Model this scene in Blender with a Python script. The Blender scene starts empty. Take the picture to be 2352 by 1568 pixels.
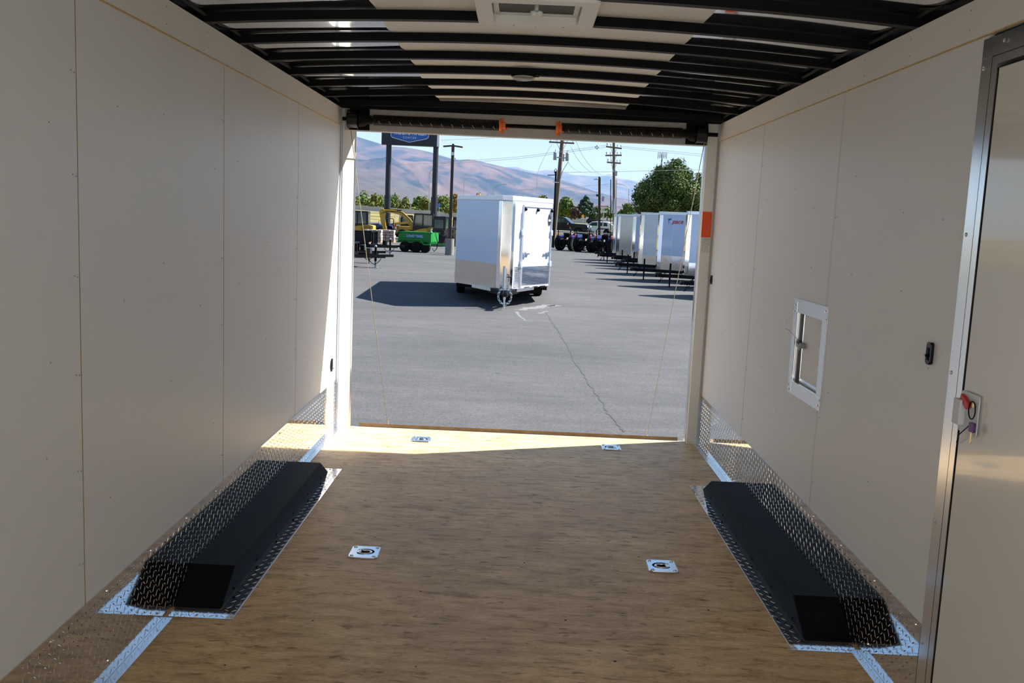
import bpy, bmesh, math, random
import numpy as np
from mathutils import Vector, Matrix, Euler, noise
random.seed(7); RNG = np.random.default_rng(7)
SC = bpy.context.scene; COL = SC.collection
R = math.radians
# ------------------------------------------------------------------ camera, sky, sun, exposure
FPX = 2118.16
_a, _b, _c = R(-0.3449), R(7.5017), R(2.5276)
_f = Vector((math.sin(_a)*math.cos(_b), math.cos(_a)*math.cos(_b), -math.sin(_b)))
_r = Vector((math.cos(_a), -math.sin(_a), 0)); _u = _r.cross(_f)
CR = math.cos(_c)*_r + math.sin(_c)*_u; CU = -math.sin(_c)*_r + math.cos(_c)*_u
EYE = Vector((-0.0205, 0, 1.4353))
cd = bpy.data.cameras.new('camera'); cam = bpy.data.objects.new('camera', cd); COL.objects.link(cam)
cd.sensor_width = 36; cd.lens = 36*FPX/2352; cd.clip_start = 0.02; cd.clip_end = 30000
m = Matrix((CR, CU, -_f)).transposed().to_4x4(); m.translation = EYE; cam.matrix_world = m
SC.camera = cam
def ray(u, v): return _f + (u-1176)/FPX*CR - (v-784)/FPX*CU
def at(u, v, Y): d = ray(u, v); return EYE + d*((Y-EYE.y)/d.y)          # point seen at pixel (u,v), Y metres away
def atz(u, v, z): d = ray(u, v); return EYE + d*((z-EYE.z)/d.z)
def sx(u, Y, v=500): return at(u, v, Y).x
SUNV = Vector((0.90, 0.34, 1.0)).normalized()
w = bpy.data.worlds.new('sky'); SC.world = w; w.use_nodes = True
nt = w.node_tree; nt.nodes.clear()
tcs = nt.nodes.new('ShaderNodeTexCoord'); sep = nt.nodes.new('ShaderNodeSeparateXYZ'); rmp = nt.nodes.new('ShaderNodeValToRGB')
nt.links.new(tcs.outputs['Generated'], sep.inputs[0]); nt.links.new(sep.outputs['Z'], rmp.inputs[0])
els = rmp.color_ramp.elements
els[0].position, els[0].color = 0.0, (0.51, 0.61, 0.66, 1); els[1].position, els[1].color = 1.0, (0.13, 0.28, 0.62, 1)
for p_, c_ in ((0.13, (0.47, 0.66, 0.82, 1)), (0.38, (0.30, 0.52, 0.86, 1))): e_ = els.new(p_); e_.color = c_
bg = nt.nodes.new('ShaderNodeBackground'); bg.inputs['Strength'].default_value = 1.0
out = nt.nodes.new('ShaderNodeOutputWorld')
nt.links.new(rmp.outputs[0], bg.inputs['Color']); nt.links.new(bg.outputs[0], out.inputs['Surface'])
sd = bpy.data.lights.new('sun', 'SUN'); sd.energy = 16.0; sd.angle = R(0.53); sd.color = (1, 0.97, 0.915)
sun = bpy.data.objects.new('sun', sd); COL.objects.link(sun); sun.location = SUNV*60
sun.rotation_euler = SUNV.to_track_quat('Z', 'Y').to_euler()
vs = SC.view_settings; vs.view_transform = 'Standard'; vs.look = 'None'; vs.exposure = 0.0; vs.gamma = 1.0; vs.use_curve_mapping = False
cy = SC.cycles; cy.max_bounces = 10; cy.diffuse_bounces = 7; cy.glossy_bounces = 5; cy.transmission_bounces = 6
cy.sample_clamp_indirect = 6.0; cy.caustics_refractive = False; cy.volume_bounces = 0
# ------------------------------------------------------------------ materials
MATS = {}
def M(name, col, rough=0.5, metal=0.0, var=0.12, scale=6.0, bump=0.0, bscale=60.0, spec=0.5, coat=0.0, stretch=None, col2=None, alpha=None, trans=0.0, emit=None):
    if name in MATS: return MATS[name]
    mt = bpy.data.materials.new(name); mt.use_nodes = True; n = mt.node_tree; b = n.nodes['Principled BSDF']
    b.inputs['Roughness'].default_value = rough; b.inputs['Metallic'].default_value = metal
    b.inputs['Specular IOR Level'].default_value = spec; b.inputs['Coat Weight'].default_value = coat
    b.inputs['Transmission Weight'].default_value = trans
    tc = n.nodes.new('ShaderNodeTexCoord'); mp = n.nodes.new('ShaderNodeMapping')
    if stretch: mp.inputs['Scale'].default_value = stretch
    n.links.new(tc.outputs['Object'], mp.inputs[0])
    nz = n.nodes.new('ShaderNodeTexNoise'); nz.inputs['Scale'].default_value = scale; nz.inputs['Detail'].default_value = 4
    n.links.new(mp.outputs[0], nz.inputs[0])
    rp = n.nodes.new('ShaderNodeValToRGB'); rp.color_ramp.elements[0].position = 0.3; rp.color_ramp.elements[1].position = 0.7
    c = Vector(col); c2 = Vector(col2) if col2 else c*(1-var)
    rp.color_ramp.elements[0].color = (*c2, 1); rp.color_ramp.elements[1].color = (*c, 1)
    n.links.new(nz.outputs[0], rp.inputs[0]); n.links.new(rp.outputs[0], b.inputs['Base Color'])
    if bump:
        nb = n.nodes.new('ShaderNodeTexNoise'); nb.inputs['Scale'].default_value = bscale; nb.inputs['Detail'].default_value = 3
        n.links.new(mp.outputs[0], nb.inputs[0])
        bp = n.nodes.new('ShaderNodeBump'); bp.inputs['Strength'].default_value = bump; bp.inputs['Distance'].default_value = 0.01
        n.links.new(nb.outputs[0], bp.inputs['Height']); n.links.new(bp.outputs[0], b.inputs['Normal'])
    MATS[name] = mt; return mt
WHITE = M('white_wall', (0.76, 0.768, 0.768), 0.42, var=0.03, scale=1.5, spec=0.35)
BAND = M('white_band', (0.78, 0.765, 0.725), 0.45, var=0.03, scale=2, spec=0.35)
EDGE = M('plywood_edge', (0.62, 0.44, 0.22), 0.8, var=0.3, scale=40)
ALU = M('brushed_aluminium', (0.82, 0.83, 0.85), 0.22, 1.0, var=0.06, scale=20, stretch=(1, 1, 0.1))
TREAD = M('bright_tread_plate', (0.78, 0.78, 0.78), 0.06, 1.0, var=0.05, scale=12, bump=0.02, bscale=9)
SKIN = M('mirror_roof_sheet', (0.74, 0.74, 0.75), 0.07, 1.0, var=0.1, scale=2)
BLACK = M('black_steel', (0.0045, 0.0045, 0.005), 0.5, var=0.3, spec=0.10)
BLACKG = M('black_gloss_paint', (0.006, 0.0065, 0.008), 0.2, var=0.2, spec=0.35)
RUBBER = M('black_rubber', (0.006, 0.006, 0.007), 0.8, var=0.3, bump=0.2)
LINER = M('black_coated_box', (0.006, 0.0062, 0.009), 0.6, var=0.3, scale=30, bump=0.25, bscale=220, spec=0.08)
ZINC = M('zinc_plated', (0.72, 0.76, 0.80), 0.25, 1.0, var=0.1)
ORANGE = M('orange_paint', (0.85, 0.16, 0.02), 0.5, var=0.15)
STICK = M('orange_sticker', (1.0, 0.12, 0.012), 0.5, var=0.04)
PAPER = M('label_paper', (0.72, 0.71, 0.66), 0.6, var=0.05)
INK = M('printed_ink', (0.05, 0.05, 0.05), 0.7)
INKR = M('printed_red_ink', (0.72, 0.055, 0.008), 0.6)
PLASW = M('white_plastic', (0.80, 0.79, 0.75), 0.4, var=0.03)
CLEAR = M('clear_plastic', (0.85, 0.85, 0.82), 0.15, trans=0.7, var=0.02)
RED = M('red_plastic', (0.55, 0.02, 0.015), 0.4)
PURP = M('purple_plastic', (0.10, 0.02, 0.16), 0.4)
BRASS = M('brass', (0.72, 0.58, 0.30), 0.3, 1.0)
CABLE = M('tan_cable', (0.42, 0.36, 0.24), 0.6)
SCREEN = M('dark_screen', (0.022, 0.027, 0.022), 0.4, var=0.3, scale=30, spec=0.12)
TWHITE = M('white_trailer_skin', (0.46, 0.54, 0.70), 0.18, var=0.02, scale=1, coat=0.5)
CHROME = M('polished_trim', (0.85, 0.86, 0.88), 0.07, 1.0, var=0.05, bump=0.05, bscale=4)
TRIMS = M('silver_trim', (0.72, 0.74, 0.78), 0.35, 0.6, var=0.05)
TIRE = M('tyre_rubber', (0.007, 0.007, 0.008), 0.85, var=0.3, spec=0.15)
RIM = M('grey_wheel', (0.55, 0.56, 0.58), 0.4, 0.3)
GLASS = M('tinted_glass', (0.025, 0.06, 0.052), 0.05, spec=0.8, var=0.2)
YEL = M('yellow_paint', (0.52, 0.29, 0.008), 0.4, var=0.12, scale=3, coat=0.2)
GRN = M('green_paint', (0.002, 0.20, 0.025), 0.35, var=0.1, scale=3, coat=0.3)
BLU = M('blue_paint', (0.004, 0.016, 0.11), 0.4, var=0.15)
CONC = M('concrete', (0.22, 0.215, 0.205), 0.85, var=0.2, scale=4, bump=0.3)
BARR = M('pale_concrete', (0.48, 0.46, 0.43), 0.85, var=0.15, scale=0.6)
BRONZE = M('dark_bronze_pole', (0.035, 0.022, 0.016), 0.4, 0.3, var=0.2)
NAVY = M('dark_sign_paint', (0.010, 0.012, 0.022), 0.5, var=0.1)
SBLUE = M('sign_blue', (0.015, 0.10, 0.38), 0.5, var=0.1)
SWHITE = M('sign_white', (0.66, 0.69, 0.73), 0.5, var=0.03)
WOODP = M('weathered_pole_wood', (0.17, 0.125, 0.09), 0.85, var=0.35, scale=3, stretch=(6, 6, 0.4))
LUMB = M('sawn_lumber', (0.38, 0.24, 0.12), 0.8, var=0.2)
STONE = M('pale_stone', (0.40, 0.31, 0.28), 0.85, var=0.35, scale=5)
GALV = M('galvanized_steel', (0.34, 0.36, 0.39), 0.5, 0.4, var=0.1)
WIRE = M('wire', (0.22, 0.24, 0.28), 0.6)
SIGNG = M('sign_green', (0.05, 0.42, 0.26), 0.5)
SIGNY = M('sign_amber', (0.85, 0.42, 0.02), 0.5)
SIGNB = M('sign_road_blue', (0.03, 0.16, 0.55), 0.5)
DKBLU = M('dark_blue_car_paint', (0.004, 0.006, 0.016), 0.2, spec=0.25, coat=0.15, var=0.1)
CARW = M('white_car_paint', (0.75, 0.76, 0.78), 0.2, coat=0.6, var=0.02)
ROOFG = M('grey_shingle', (0.075, 0.068, 0.066), 0.9, var=0.25, scale=2)
STUCCO = M('pale_stucco', (0.34, 0.31, 0.27), 0.9, var=0.1)
BARK = M('bark', (0.10, 0.07, 0.05), 0.9, var=0.4, scale=8)
LAMPR = M('lamp_orange', (0.9, 0.25, 0.03), 0.3)
TAILR = M('tail_red', (0.55, 0.01, 0.01), 0.3)
HEADL = M('headlamp', (0.8, 0.82, 0.85), 0.1)
PAINTW = M('white_chalk', (0.16, 0.162, 0.168), 0.9, var=0.5, scale=9)
SEAL = M('dark_crack', (0.050, 0.049, 0.047), 0.95, var=0.3, scale=10)

def special():
    # plywood
    mt = bpy.data.materials.new('plywood'); mt.use_nodes = True; n = mt.node_tree; b = n.nodes['Principled BSDF']; L = n.links
    tc = n.nodes.new('ShaderNodeTexCoord')
    def nz(scale, st, det=5, rough=0.6):
        mp = n.nodes.new('ShaderNodeMapping'); mp.inputs['Scale'].default_value = st; L.new(tc.outputs['Object'], mp.inputs[0])
        t = n.nodes.new('ShaderNodeTexNoise'); t.inputs['Scale'].default_value = scale; t.inputs['Detail'].default_value = det
        t.inputs['Roughness'].default_value = rough; t.inputs['Distortion'].default_value = 0.5; L.new(mp.outputs[0], t.inputs[0]); return t
    def ramp(src, els):
        r = n.nodes.new('ShaderNodeValToRGB'); e = r.color_ramp.elements
        e[0].position, e[0].color = els[0][0], (*els[0][1], 1); e[1].position, e[1].color = els[-1][0], (*els[-1][1], 1)
        for p, c in els[1:-1]: k = e.new(p); k.color = (*c, 1)
        L.new(src, r.inputs[0]); return r
    def mix(kind, f, a, c):
        x = n.nodes.new('ShaderNodeMix'); x.data_type = 'RGBA'; x.blend_type = kind
        if isinstance(f, float): x.inputs[0].default_value = f
        else: L.new(f, x.inputs[0])
        L.new(a, x.inputs[6]); L.new(c, x.inputs[7]); return x.outputs[2]
    g1 = ramp(nz(11, (0.5, 2.0, 1), 8, 0.76).outputs[0], [(0.32, (0.40, 0.245, 0.105)), (0.5, (0.72, 0.495, 0.255)), (0.68, (0.90, 0.665, 0.385))])
    g2 = ramp(nz(60, (0.7, 1.8, 1), 4, 0.7).outputs[0], [(0.35, (0.80, 0.78, 0.76)), (0.6, (1, 1, 1))])
    sp = ramp(nz(26, (0.5, 1.5, 1), 2).outputs[0], [(0.29, (0.46, 0.38, 0.31)), (0.40, (1, 1, 1))])
    d1 = ramp(nz(2.2, (0.8, 1.3, 1), 5).outputs[0], [(0.35, (0.82, 0.82, 0.85)), (0.62, (1, 1, 1))])
    o = mix('MULTIPLY', 1.0, g1.outputs[0], g2.outputs[0]); o = mix('MULTIPLY', 1.0, o, sp.outputs[0]); o = mix('MULTIPLY', 1.0, o, d1.outputs[0])
    L.new(o, b.inputs['Base Color']); b.inputs['Roughness'].default_value = 0.5; b.inputs['Specular IOR Level'].default_value = 0.22
    bp = n.nodes.new('ShaderNodeBump'); bp.inputs['Strength'].default_value = 0.12; bp.inputs['Distance'].default_value = 0.004
    L.new(g2.outputs[0], bp.inputs['Height']); L.new(bp.outputs[0], b.inputs['Normal'])
    MATS['plywood'] = mt
    # asphalt
    mt = bpy.data.materials.new('asphalt'); mt.use_nodes = True; n = mt.node_tree; b = n.nodes['Principled BSDF']; L = n.links
    tc = n.nodes.new('ShaderNodeTexCoord')
    a1 = ramp(nz(0.22, (1, 1.8, 1), 6).outputs[0], [(0.3, (0.0624, 0.063, 0.066)), (0.55, (0.0792, 0.0792, 0.0816)), (0.75, (0.0936, 0.093, 0.0924))])
    a2 = ramp(nz(38, (1, 1, 1), 3, 0.8).outputs[0], [(0.3, (0.62, 0.62, 0.63)), (0.5, (0.95, 0.95, 0.95)), (0.72, (1.35, 1.33, 1.3))])
    a3 = ramp(nz(1.4, (1, 2.6, 1), 5, 0.65).outputs[0], [(0.3, (0.86, 0.86, 0.87)), (0.7, (1.12, 1.11, 1.10))])
    a4 = ramp(nz(6, (1, 1, 1), 2).outputs[0], [(0.22, (0.35, 0.35, 0.35)), (0.26, (1, 1, 1))])
    o = mix('MULTIPLY', 1.0, a1.outputs[0], a2.outputs[0]); o = mix('MULTIPLY', 1.0, o, a3.outputs[0]); o = mix('MULTIPLY', 1.0, o, a4.outputs[0])
    L.new(o, b.inputs['Base Color']); b.inputs['Roughness'].default_value = 0.9; b.inputs['Specular IOR Level'].default_value = 0.2
    bp = n.nodes.new('ShaderNodeBump'); bp.inputs['Strength'].default_value = 0.35; bp.inputs['Distance'].default_value = 0.008
    L.new(a2.outputs[0], bp.inputs['Height']); L.new(bp.outputs[0], b.inputs['Normal'])
    MATS['asphalt'] = mt
    # dry grass
    mt = bpy.data.materials.new('dry_grass'); mt.use_nodes = True; n = mt.node_tree; b = n.nodes['Principled BSDF']; L = n.links
    tc = n.nodes.new('ShaderNodeTexCoord')
    a1 = ramp(nz(0.12, (1, 1, 1), 6).outputs[0], [(0.35, (0.075, 0.085, 0.024)), (0.52, (0.20, 0.165, 0.07)), (0.7, (0.26, 0.21, 0.10))])
    L.new(a1.outputs[0], b.inputs['Base Color']); b.inputs['Roughness'].default_value = 0.95; b.inputs['Specular IOR Level'].default_value = 0.1
    MATS['grass'] = mt
    # hills
    for nm, els, sc in (('hill_scrub', [(0.36, (0.006, 0.012, 0.014)), (0.45, (0.022, 0.026, 0.024)), (0.51, (0.066, 0.046, 0.034)), (0.58, (0.100, 0.062, 0.048)), (0.68, (0.125, 0.100, 0.066))], 0.0050),
                        ('hill_rock', [(0.3, (0.035, 0.032, 0.026)), (0.5, (0.062, 0.054, 0.044)), (0.66, (0.082, 0.068, 0.058)), (0.70, (0.19, 0.18, 0.175))], 0.022)):
        mt = bpy.data.materials.new(nm); mt.use_nodes = True; n = mt.node_tree; b = n.nodes['Principled BSDF']; L = n.links
        tc = n.nodes.new('ShaderNodeTexCoord')
        h = ramp(nz(sc, (1, 0.7, 1), 12, 0.70).outputs[0], els); L.new(h.outputs[0], b.inputs['Base Color'])
        b.inputs['Roughness'].default_value = 1.0; b.inputs['Specular IOR Level'].default_value = 0.0
        MATS[nm] = mt
    # leaves
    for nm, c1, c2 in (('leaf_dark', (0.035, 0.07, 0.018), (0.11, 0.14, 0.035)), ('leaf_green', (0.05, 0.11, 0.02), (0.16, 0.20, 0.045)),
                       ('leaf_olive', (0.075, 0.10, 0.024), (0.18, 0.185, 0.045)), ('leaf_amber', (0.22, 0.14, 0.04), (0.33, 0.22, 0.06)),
                       ('leaf_pine', (0.025, 0.055, 0.032), (0.06, 0.095, 0.055)), ('leaf_plum', (0.06, 0.035, 0.035), (0.10, 0.06, 0.05))):
        mt = bpy.data.materials.new(nm); mt.use_nodes = True; n = mt.node_tree; b = n.nodes['Principled BSDF']; L = n.links
        tc = n.nodes.new('ShaderNodeTexCoord')
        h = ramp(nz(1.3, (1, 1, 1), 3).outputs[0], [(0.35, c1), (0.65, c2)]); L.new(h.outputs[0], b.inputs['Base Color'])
        b.inputs['Roughness'].default_value = 0.7; b.inputs['Specular IOR Level'].default_value = 0.2
        MATS[nm] = mt
special()
# ------------------------------------------------------------------ builders
def tag(o, label=None, cat=None, group=None, kind=None):
    for k, v in (('label', label), ('category', cat), ('group', group), ('kind', kind)):
        if v: o[k] = v
    return o
def thing(name, label, cat, loc=(0, 0, 0), rz=0.0, group=None):
    o = bpy.data.objects.new(name, None); COL.objects.link(o); o.empty_display_size = 0.1
    o.location = loc; o.rotation_euler = (0, 0, rz); return tag(o, label, cat, group)
def struct(name, label=None, loc=(0, 0, 0)):
    o = bpy.data.objects.new(name, None); COL.objects.link(o); o.location = loc
    return tag(o, label, None, None, 'structure')
class MB:
    def __init__(s): s.V = []; s.F = []
    def add(s, V, F):
        o = len(s.V); s.V += [tuple(v) for v in V]; s.F += [tuple(i+o for i in f) for f in F]; return s
    def box(s, x0, x1, y0, y1, z0, z1):
        return s.add([(x, y, z) for x in (x0, x1) for y in (y0, y1) for z in (z0, z1)],
                     [(0, 1, 3, 2), (4, 6, 7, 5), (0, 4, 5, 1), (2, 3, 7, 6), (0, 2, 6, 4), (1, 5, 7, 3)])
    def obox(s, c, size, rot=(0, 0, 0)):
        e = Euler(rot).to_matrix(); c = Vector(c); h = Vector(size)/2
        V = [c + e @ Vector((x*h.x, y*h.y, z*h.z)) for x in (-1, 1) for y in (-1, 1) for z in (-1, 1)]
        return s.add(V, [(0, 1, 3, 2), (4, 6, 7, 5), (0, 4, 5, 1), (2, 3, 7, 6), (0, 2, 6, 4), (1, 5, 7, 3)])
    def bar(s, p0, p1, wdt, hgt, up=(0, 0, 1)):
        p0, p1 = Vector(p0), Vector(p1); d = (p1-p0).normalized(); sd = d.cross(Vector(up))
        if sd.length < 1e-4: sd = d.cross(Vector((1, 0, 0)))
        sd.normalize(); u = sd.cross(d); V = []
        for p in (p0, p1):
            for a, b in ((-1, -1), (1, -1), (1, 1), (-1, 1)): V.append(p + sd*a*wdt/2 + u*b*hgt/2)
        return s.add(V, [(3, 2, 1, 0), (4, 5, 6, 7), (0, 1, 5, 4), (1, 2, 6, 5), (2, 3, 7, 6), (3, 0, 4, 7)])
    def cyl(s, p0, p1, r0, r1=None, n=16, cap=True):
        if r1 is None: r1 = r0
        p0, p1 = Vector(p0), Vector(p1); q = (p1-p0).normalized().to_track_quat('Z', 'Y'); V = []
        for p, r in ((p0, r0), (p1, r1)):
            for i in range(n):
                t = 2*math.pi*i/n; V.append(p + q @ Vector((r*math.cos(t), r*math.sin(t), 0)))
        F = [(i, (i+1) % n, n+(i+1) % n, n+i) for i in range(n)]
        if cap: F += [tuple(reversed(range(n))), tuple(range(n, 2*n))]
        return s.add(V, F)
    def lathe(s, c, axis, prof, n=24):          # prof: list of (offset along axis, radius)
        q = Vector(axis).normalized().to_track_quat('Z', 'Y'); c = Vector(c); V = []
        for a, r in prof:
            for i in range(n):
                t = 2*math.pi*i/n; V.append(c + q @ Vector((r*math.cos(t), r*math.sin(t), a)))
        F = []
        for j in range(len(prof)-1):
            for i in range(n): F.append((j*n+i, j*n+(i+1) % n, (j+1)*n+(i+1) % n, (j+1)*n+i))
        F += [tuple(reversed(range(n))), tuple(range((len(prof)-1)*n, len(prof)*n))]
        return s.add(V, F)
    def tube(s, pts, r, n=6, closed=False):
        pts = [Vector(p) for p in pts]; N = len(pts); V = []; prev = None
        for i, p in enumerate(pts):
            if closed: d = pts[(i+1) % N]-pts[i-1]
            else: d = pts[min(i+1, N-1)]-pts[max(i-1, 0)]
            d.normalize()
            if prev is None:
                a = d.cross(Vector((0, 0, 1)))
                if a.length < 1e-3: a = d.cross(Vector((1, 0, 0)))
            else: a = prev - d*prev.dot(d)
            a.normalize(); prev = a; b = d.cross(a)
            for k in range(n):
                t = 2*math.pi*k/n; V.append(p + a*r*math.cos(t) + b*r*math.sin(t))
        F = []
        for i in range(N if closed else N-1):
            j = (i+1) % N
            for k in range(n): F.append((i*n+k, i*n+(k+1) % n, j*n+(k+1) % n, j*n+k))
        if not closed: F += [tuple(reversed(range(n))), tuple(range((N-1)*n, N*n))]
        return s.add(V, F)
    def prism(s, poly, axis, a0, a1):
        n = len(poly); V = []
        for a in (a0, a1):
            for p, q in poly: V.append({'x': (a, p, q), 'y': (p, a, q), 'z': (p, q, a)}[axis])
        return s.add(V, [tuple(reversed(range(n))), tuple(range(n, 2*n))] + [(i, (i+1) % n, n+(i+1) % n, n+i) for i in range(n)])
    def sphere(s, c, r, n=12, mm=8, sc=(1, 1, 1)):
        V = [(c[0], c[1], c[2]-r*sc[2])]
        for j in range(1, mm):
            ph = math.pi*j/mm
            for i in range(n):
                t = 2*math.pi*i/n; V.append((c[0]+r*sc[0]*math.sin(ph)*math.cos(t), c[1]+r*sc[1]*math.sin(ph)*math.sin(t), c[2]-r*sc[2]*math.cos(ph)))
        V.append((c[0], c[1], c[2]+r*sc[2])); F = [(0, 1+(i+1) % n, 1+i) for i in range(n)]
        for j in range(mm-2):
            for i in range(n): F.append((1+j*n+i, 1+j*n+(i+1) % n, 1+(j+1)*n+(i+1) % n, 1+(j+1)*n+i))
        l = len(V)-1; F += [(l, 1+(mm-2)*n+i, 1+(mm-2)*n+(i+1) % n) for i in range(n)]
        return s.add(V, F)
    def grid(s, f, nu, nv):
        V = [f(i/nu, j/nv) for i in range(nu+1) for j in range(nv+1)]; k = nv+1
        return s.add(V, [(i*k+j, (i+1)*k+j, (i+1)*k+j+1, i*k+j+1) for i in range(nu) for j in range(nv)])
    def build(s, name, mat, parent=None, world=False, smooth=False, bevel=0.0, fix=True, kind=None, label=None, seg=2):
        me = bpy.data.meshes.new(name); me.from_pydata(s.V, [], s.F)
        if fix:
            bm = bmesh.new(); bm.from_mesh(me); bmesh.ops.recalc_face_normals(bm, faces=bm.faces); bm.to_mesh(me); bm.free()
        me.update(); me.materials.append(mat)
        if smooth:
            me.polygons.foreach_set('use_smooth', [True]*len(me.polygons))
            if smooth is not True: me.set_sharp_from_angle(angle=R(smooth))
        o = bpy.data.objects.new(name, me); COL.objects.link(o)
        if parent is not None:
            o.parent = parent
            if world and parent.type == 'EMPTY': o.location = -Vector(parent.location)
        if bevel:
            b = o.modifiers.new('bevel', 'BEVEL'); b.width = bevel; b.segments = seg; b.limit_method = 'ANGLE'; b.angle_limit = R(40)
        if kind: o['kind'] = kind
        if label: o['label'] = label
        return o
def copy_tree(o, parent=None):
    c = o.copy(); COL.objects.link(c)
    if parent is not None: c.parent = parent
    for ch in list(o.children): copy_tree(ch, c)
    return c
def relabel(o, label): o['label'] = label; return o
def text(body, size, mat, parent, name, loc, rot, extrude=0.002, align='CENTER', bold=0.0, shear=0.0, space=1.0):
    cu = bpy.data.curves.new('lettering', 'FONT'); cu.body = body; cu.size = size; cu.extrude = extrude; cu.align_x = align; cu.align_y = 'CENTER'
    cu.offset = bold; cu.shear = shear; cu.space_character = space
    t = bpy.data.objects.new('lettering', cu); COL.objects.link(t)
    dg = bpy.context.evaluated_depsgraph_get(); me = bpy.data.meshes.new_from_object(t.evaluated_get(dg))
    bpy.data.objects.remove(t); me.materials.clear(); me.materials.append(mat)
    o = bpy.data.objects.new(name, me); COL.objects.link(o)
    if parent is not None: o.parent = parent
    o.location = loc; o.rotation_euler = rot; return o
# ================================================================== THE TRAILER WE STAND IN
YB, E, ZG = -0.9, 6.07, -0.56           # rear opening, door plane, lot level
ZT, ZBD = 2.10, 1.99
def za(y): return 0.292 + (y-2.0)*0.0105       # top edge of the kick plates
def roof_z(x): return 2.138 + 0.047*(1-(x/1.22)**2)
# ---- floor with four holes for the rings
RINGS = [(-0.632, 3.781, 0), (0.637, 3.779, 1), (-0.615, 5.835, 0), (0.616, 5.845, 1)]
fl = struct('floor', 'plywood trailer floor')
xs = sorted({-1.24, 1.24} | {c for x, _, _ in RINGS for c in (x-0.046, x+0.046)})
ys = sorted({YB, 6.12} | {c for _, y, _ in RINGS for c in (y-0.040, y+0.040)})
b = MB()
for i in range(len(xs)-1):
    for j in range(len(ys)-1):
        cx, cyy = (xs[i]+xs[i+1])/2, (ys[j]+ys[j+1])/2
        if any(abs(cx-x) < 0.046 and abs(cyy-y) < 0.040 for x, y, _ in RINGS): continue
        b.add([(xs[i], ys[j], 0), (xs[i+1], ys[j], 0), (xs[i+1], ys[j+1], 0), (xs[i], ys[j+1], 0)], [(0, 1, 2, 3)])
b.build('plywood_sheet', MATS['plywood'], fl, fix=False)
MB().box(-1.26, 1.26, YB, 6.125, -0.16, -0.06).build('floor_frame', BLACK, fl)
MB().box(-1.24, 1.24, 6.118, 6.135, -0.06, -0.001).build('sill_angle', GALV, fl)
# small dark knots and screws sunk in the plywood
b = MB()
for x, y in [(-0.9, 2.75), (-0.3, 2.8), (0.35, 2.9), (0.85, 2.8), (-0.62, 3.98), (0.55, 3.88), (0.6, 3.84), (0.05, 3.75), (0.95, 4.2), (-0.75, 4.5), (0.3, 4.6), (-0.2, 5.1), (0.5, 5.3), (1.02, 4.9), (0.9, 5.25), (-0.8, 5.2), (0.2, 3.2), (-0.35, 3.4), (0.75, 3.35), (-0.7, 3.1)]:
    b.cyl((x, y, 0.0002), (x, y, 0.0010), random.uniform(.003, .0055), n=8)
b.build('floor_screw', INK, fl, kind='stuff')
SEAMB = M('seam_shadow_gap', (0.03, 0.028, 0.026), 0.9)
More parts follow.
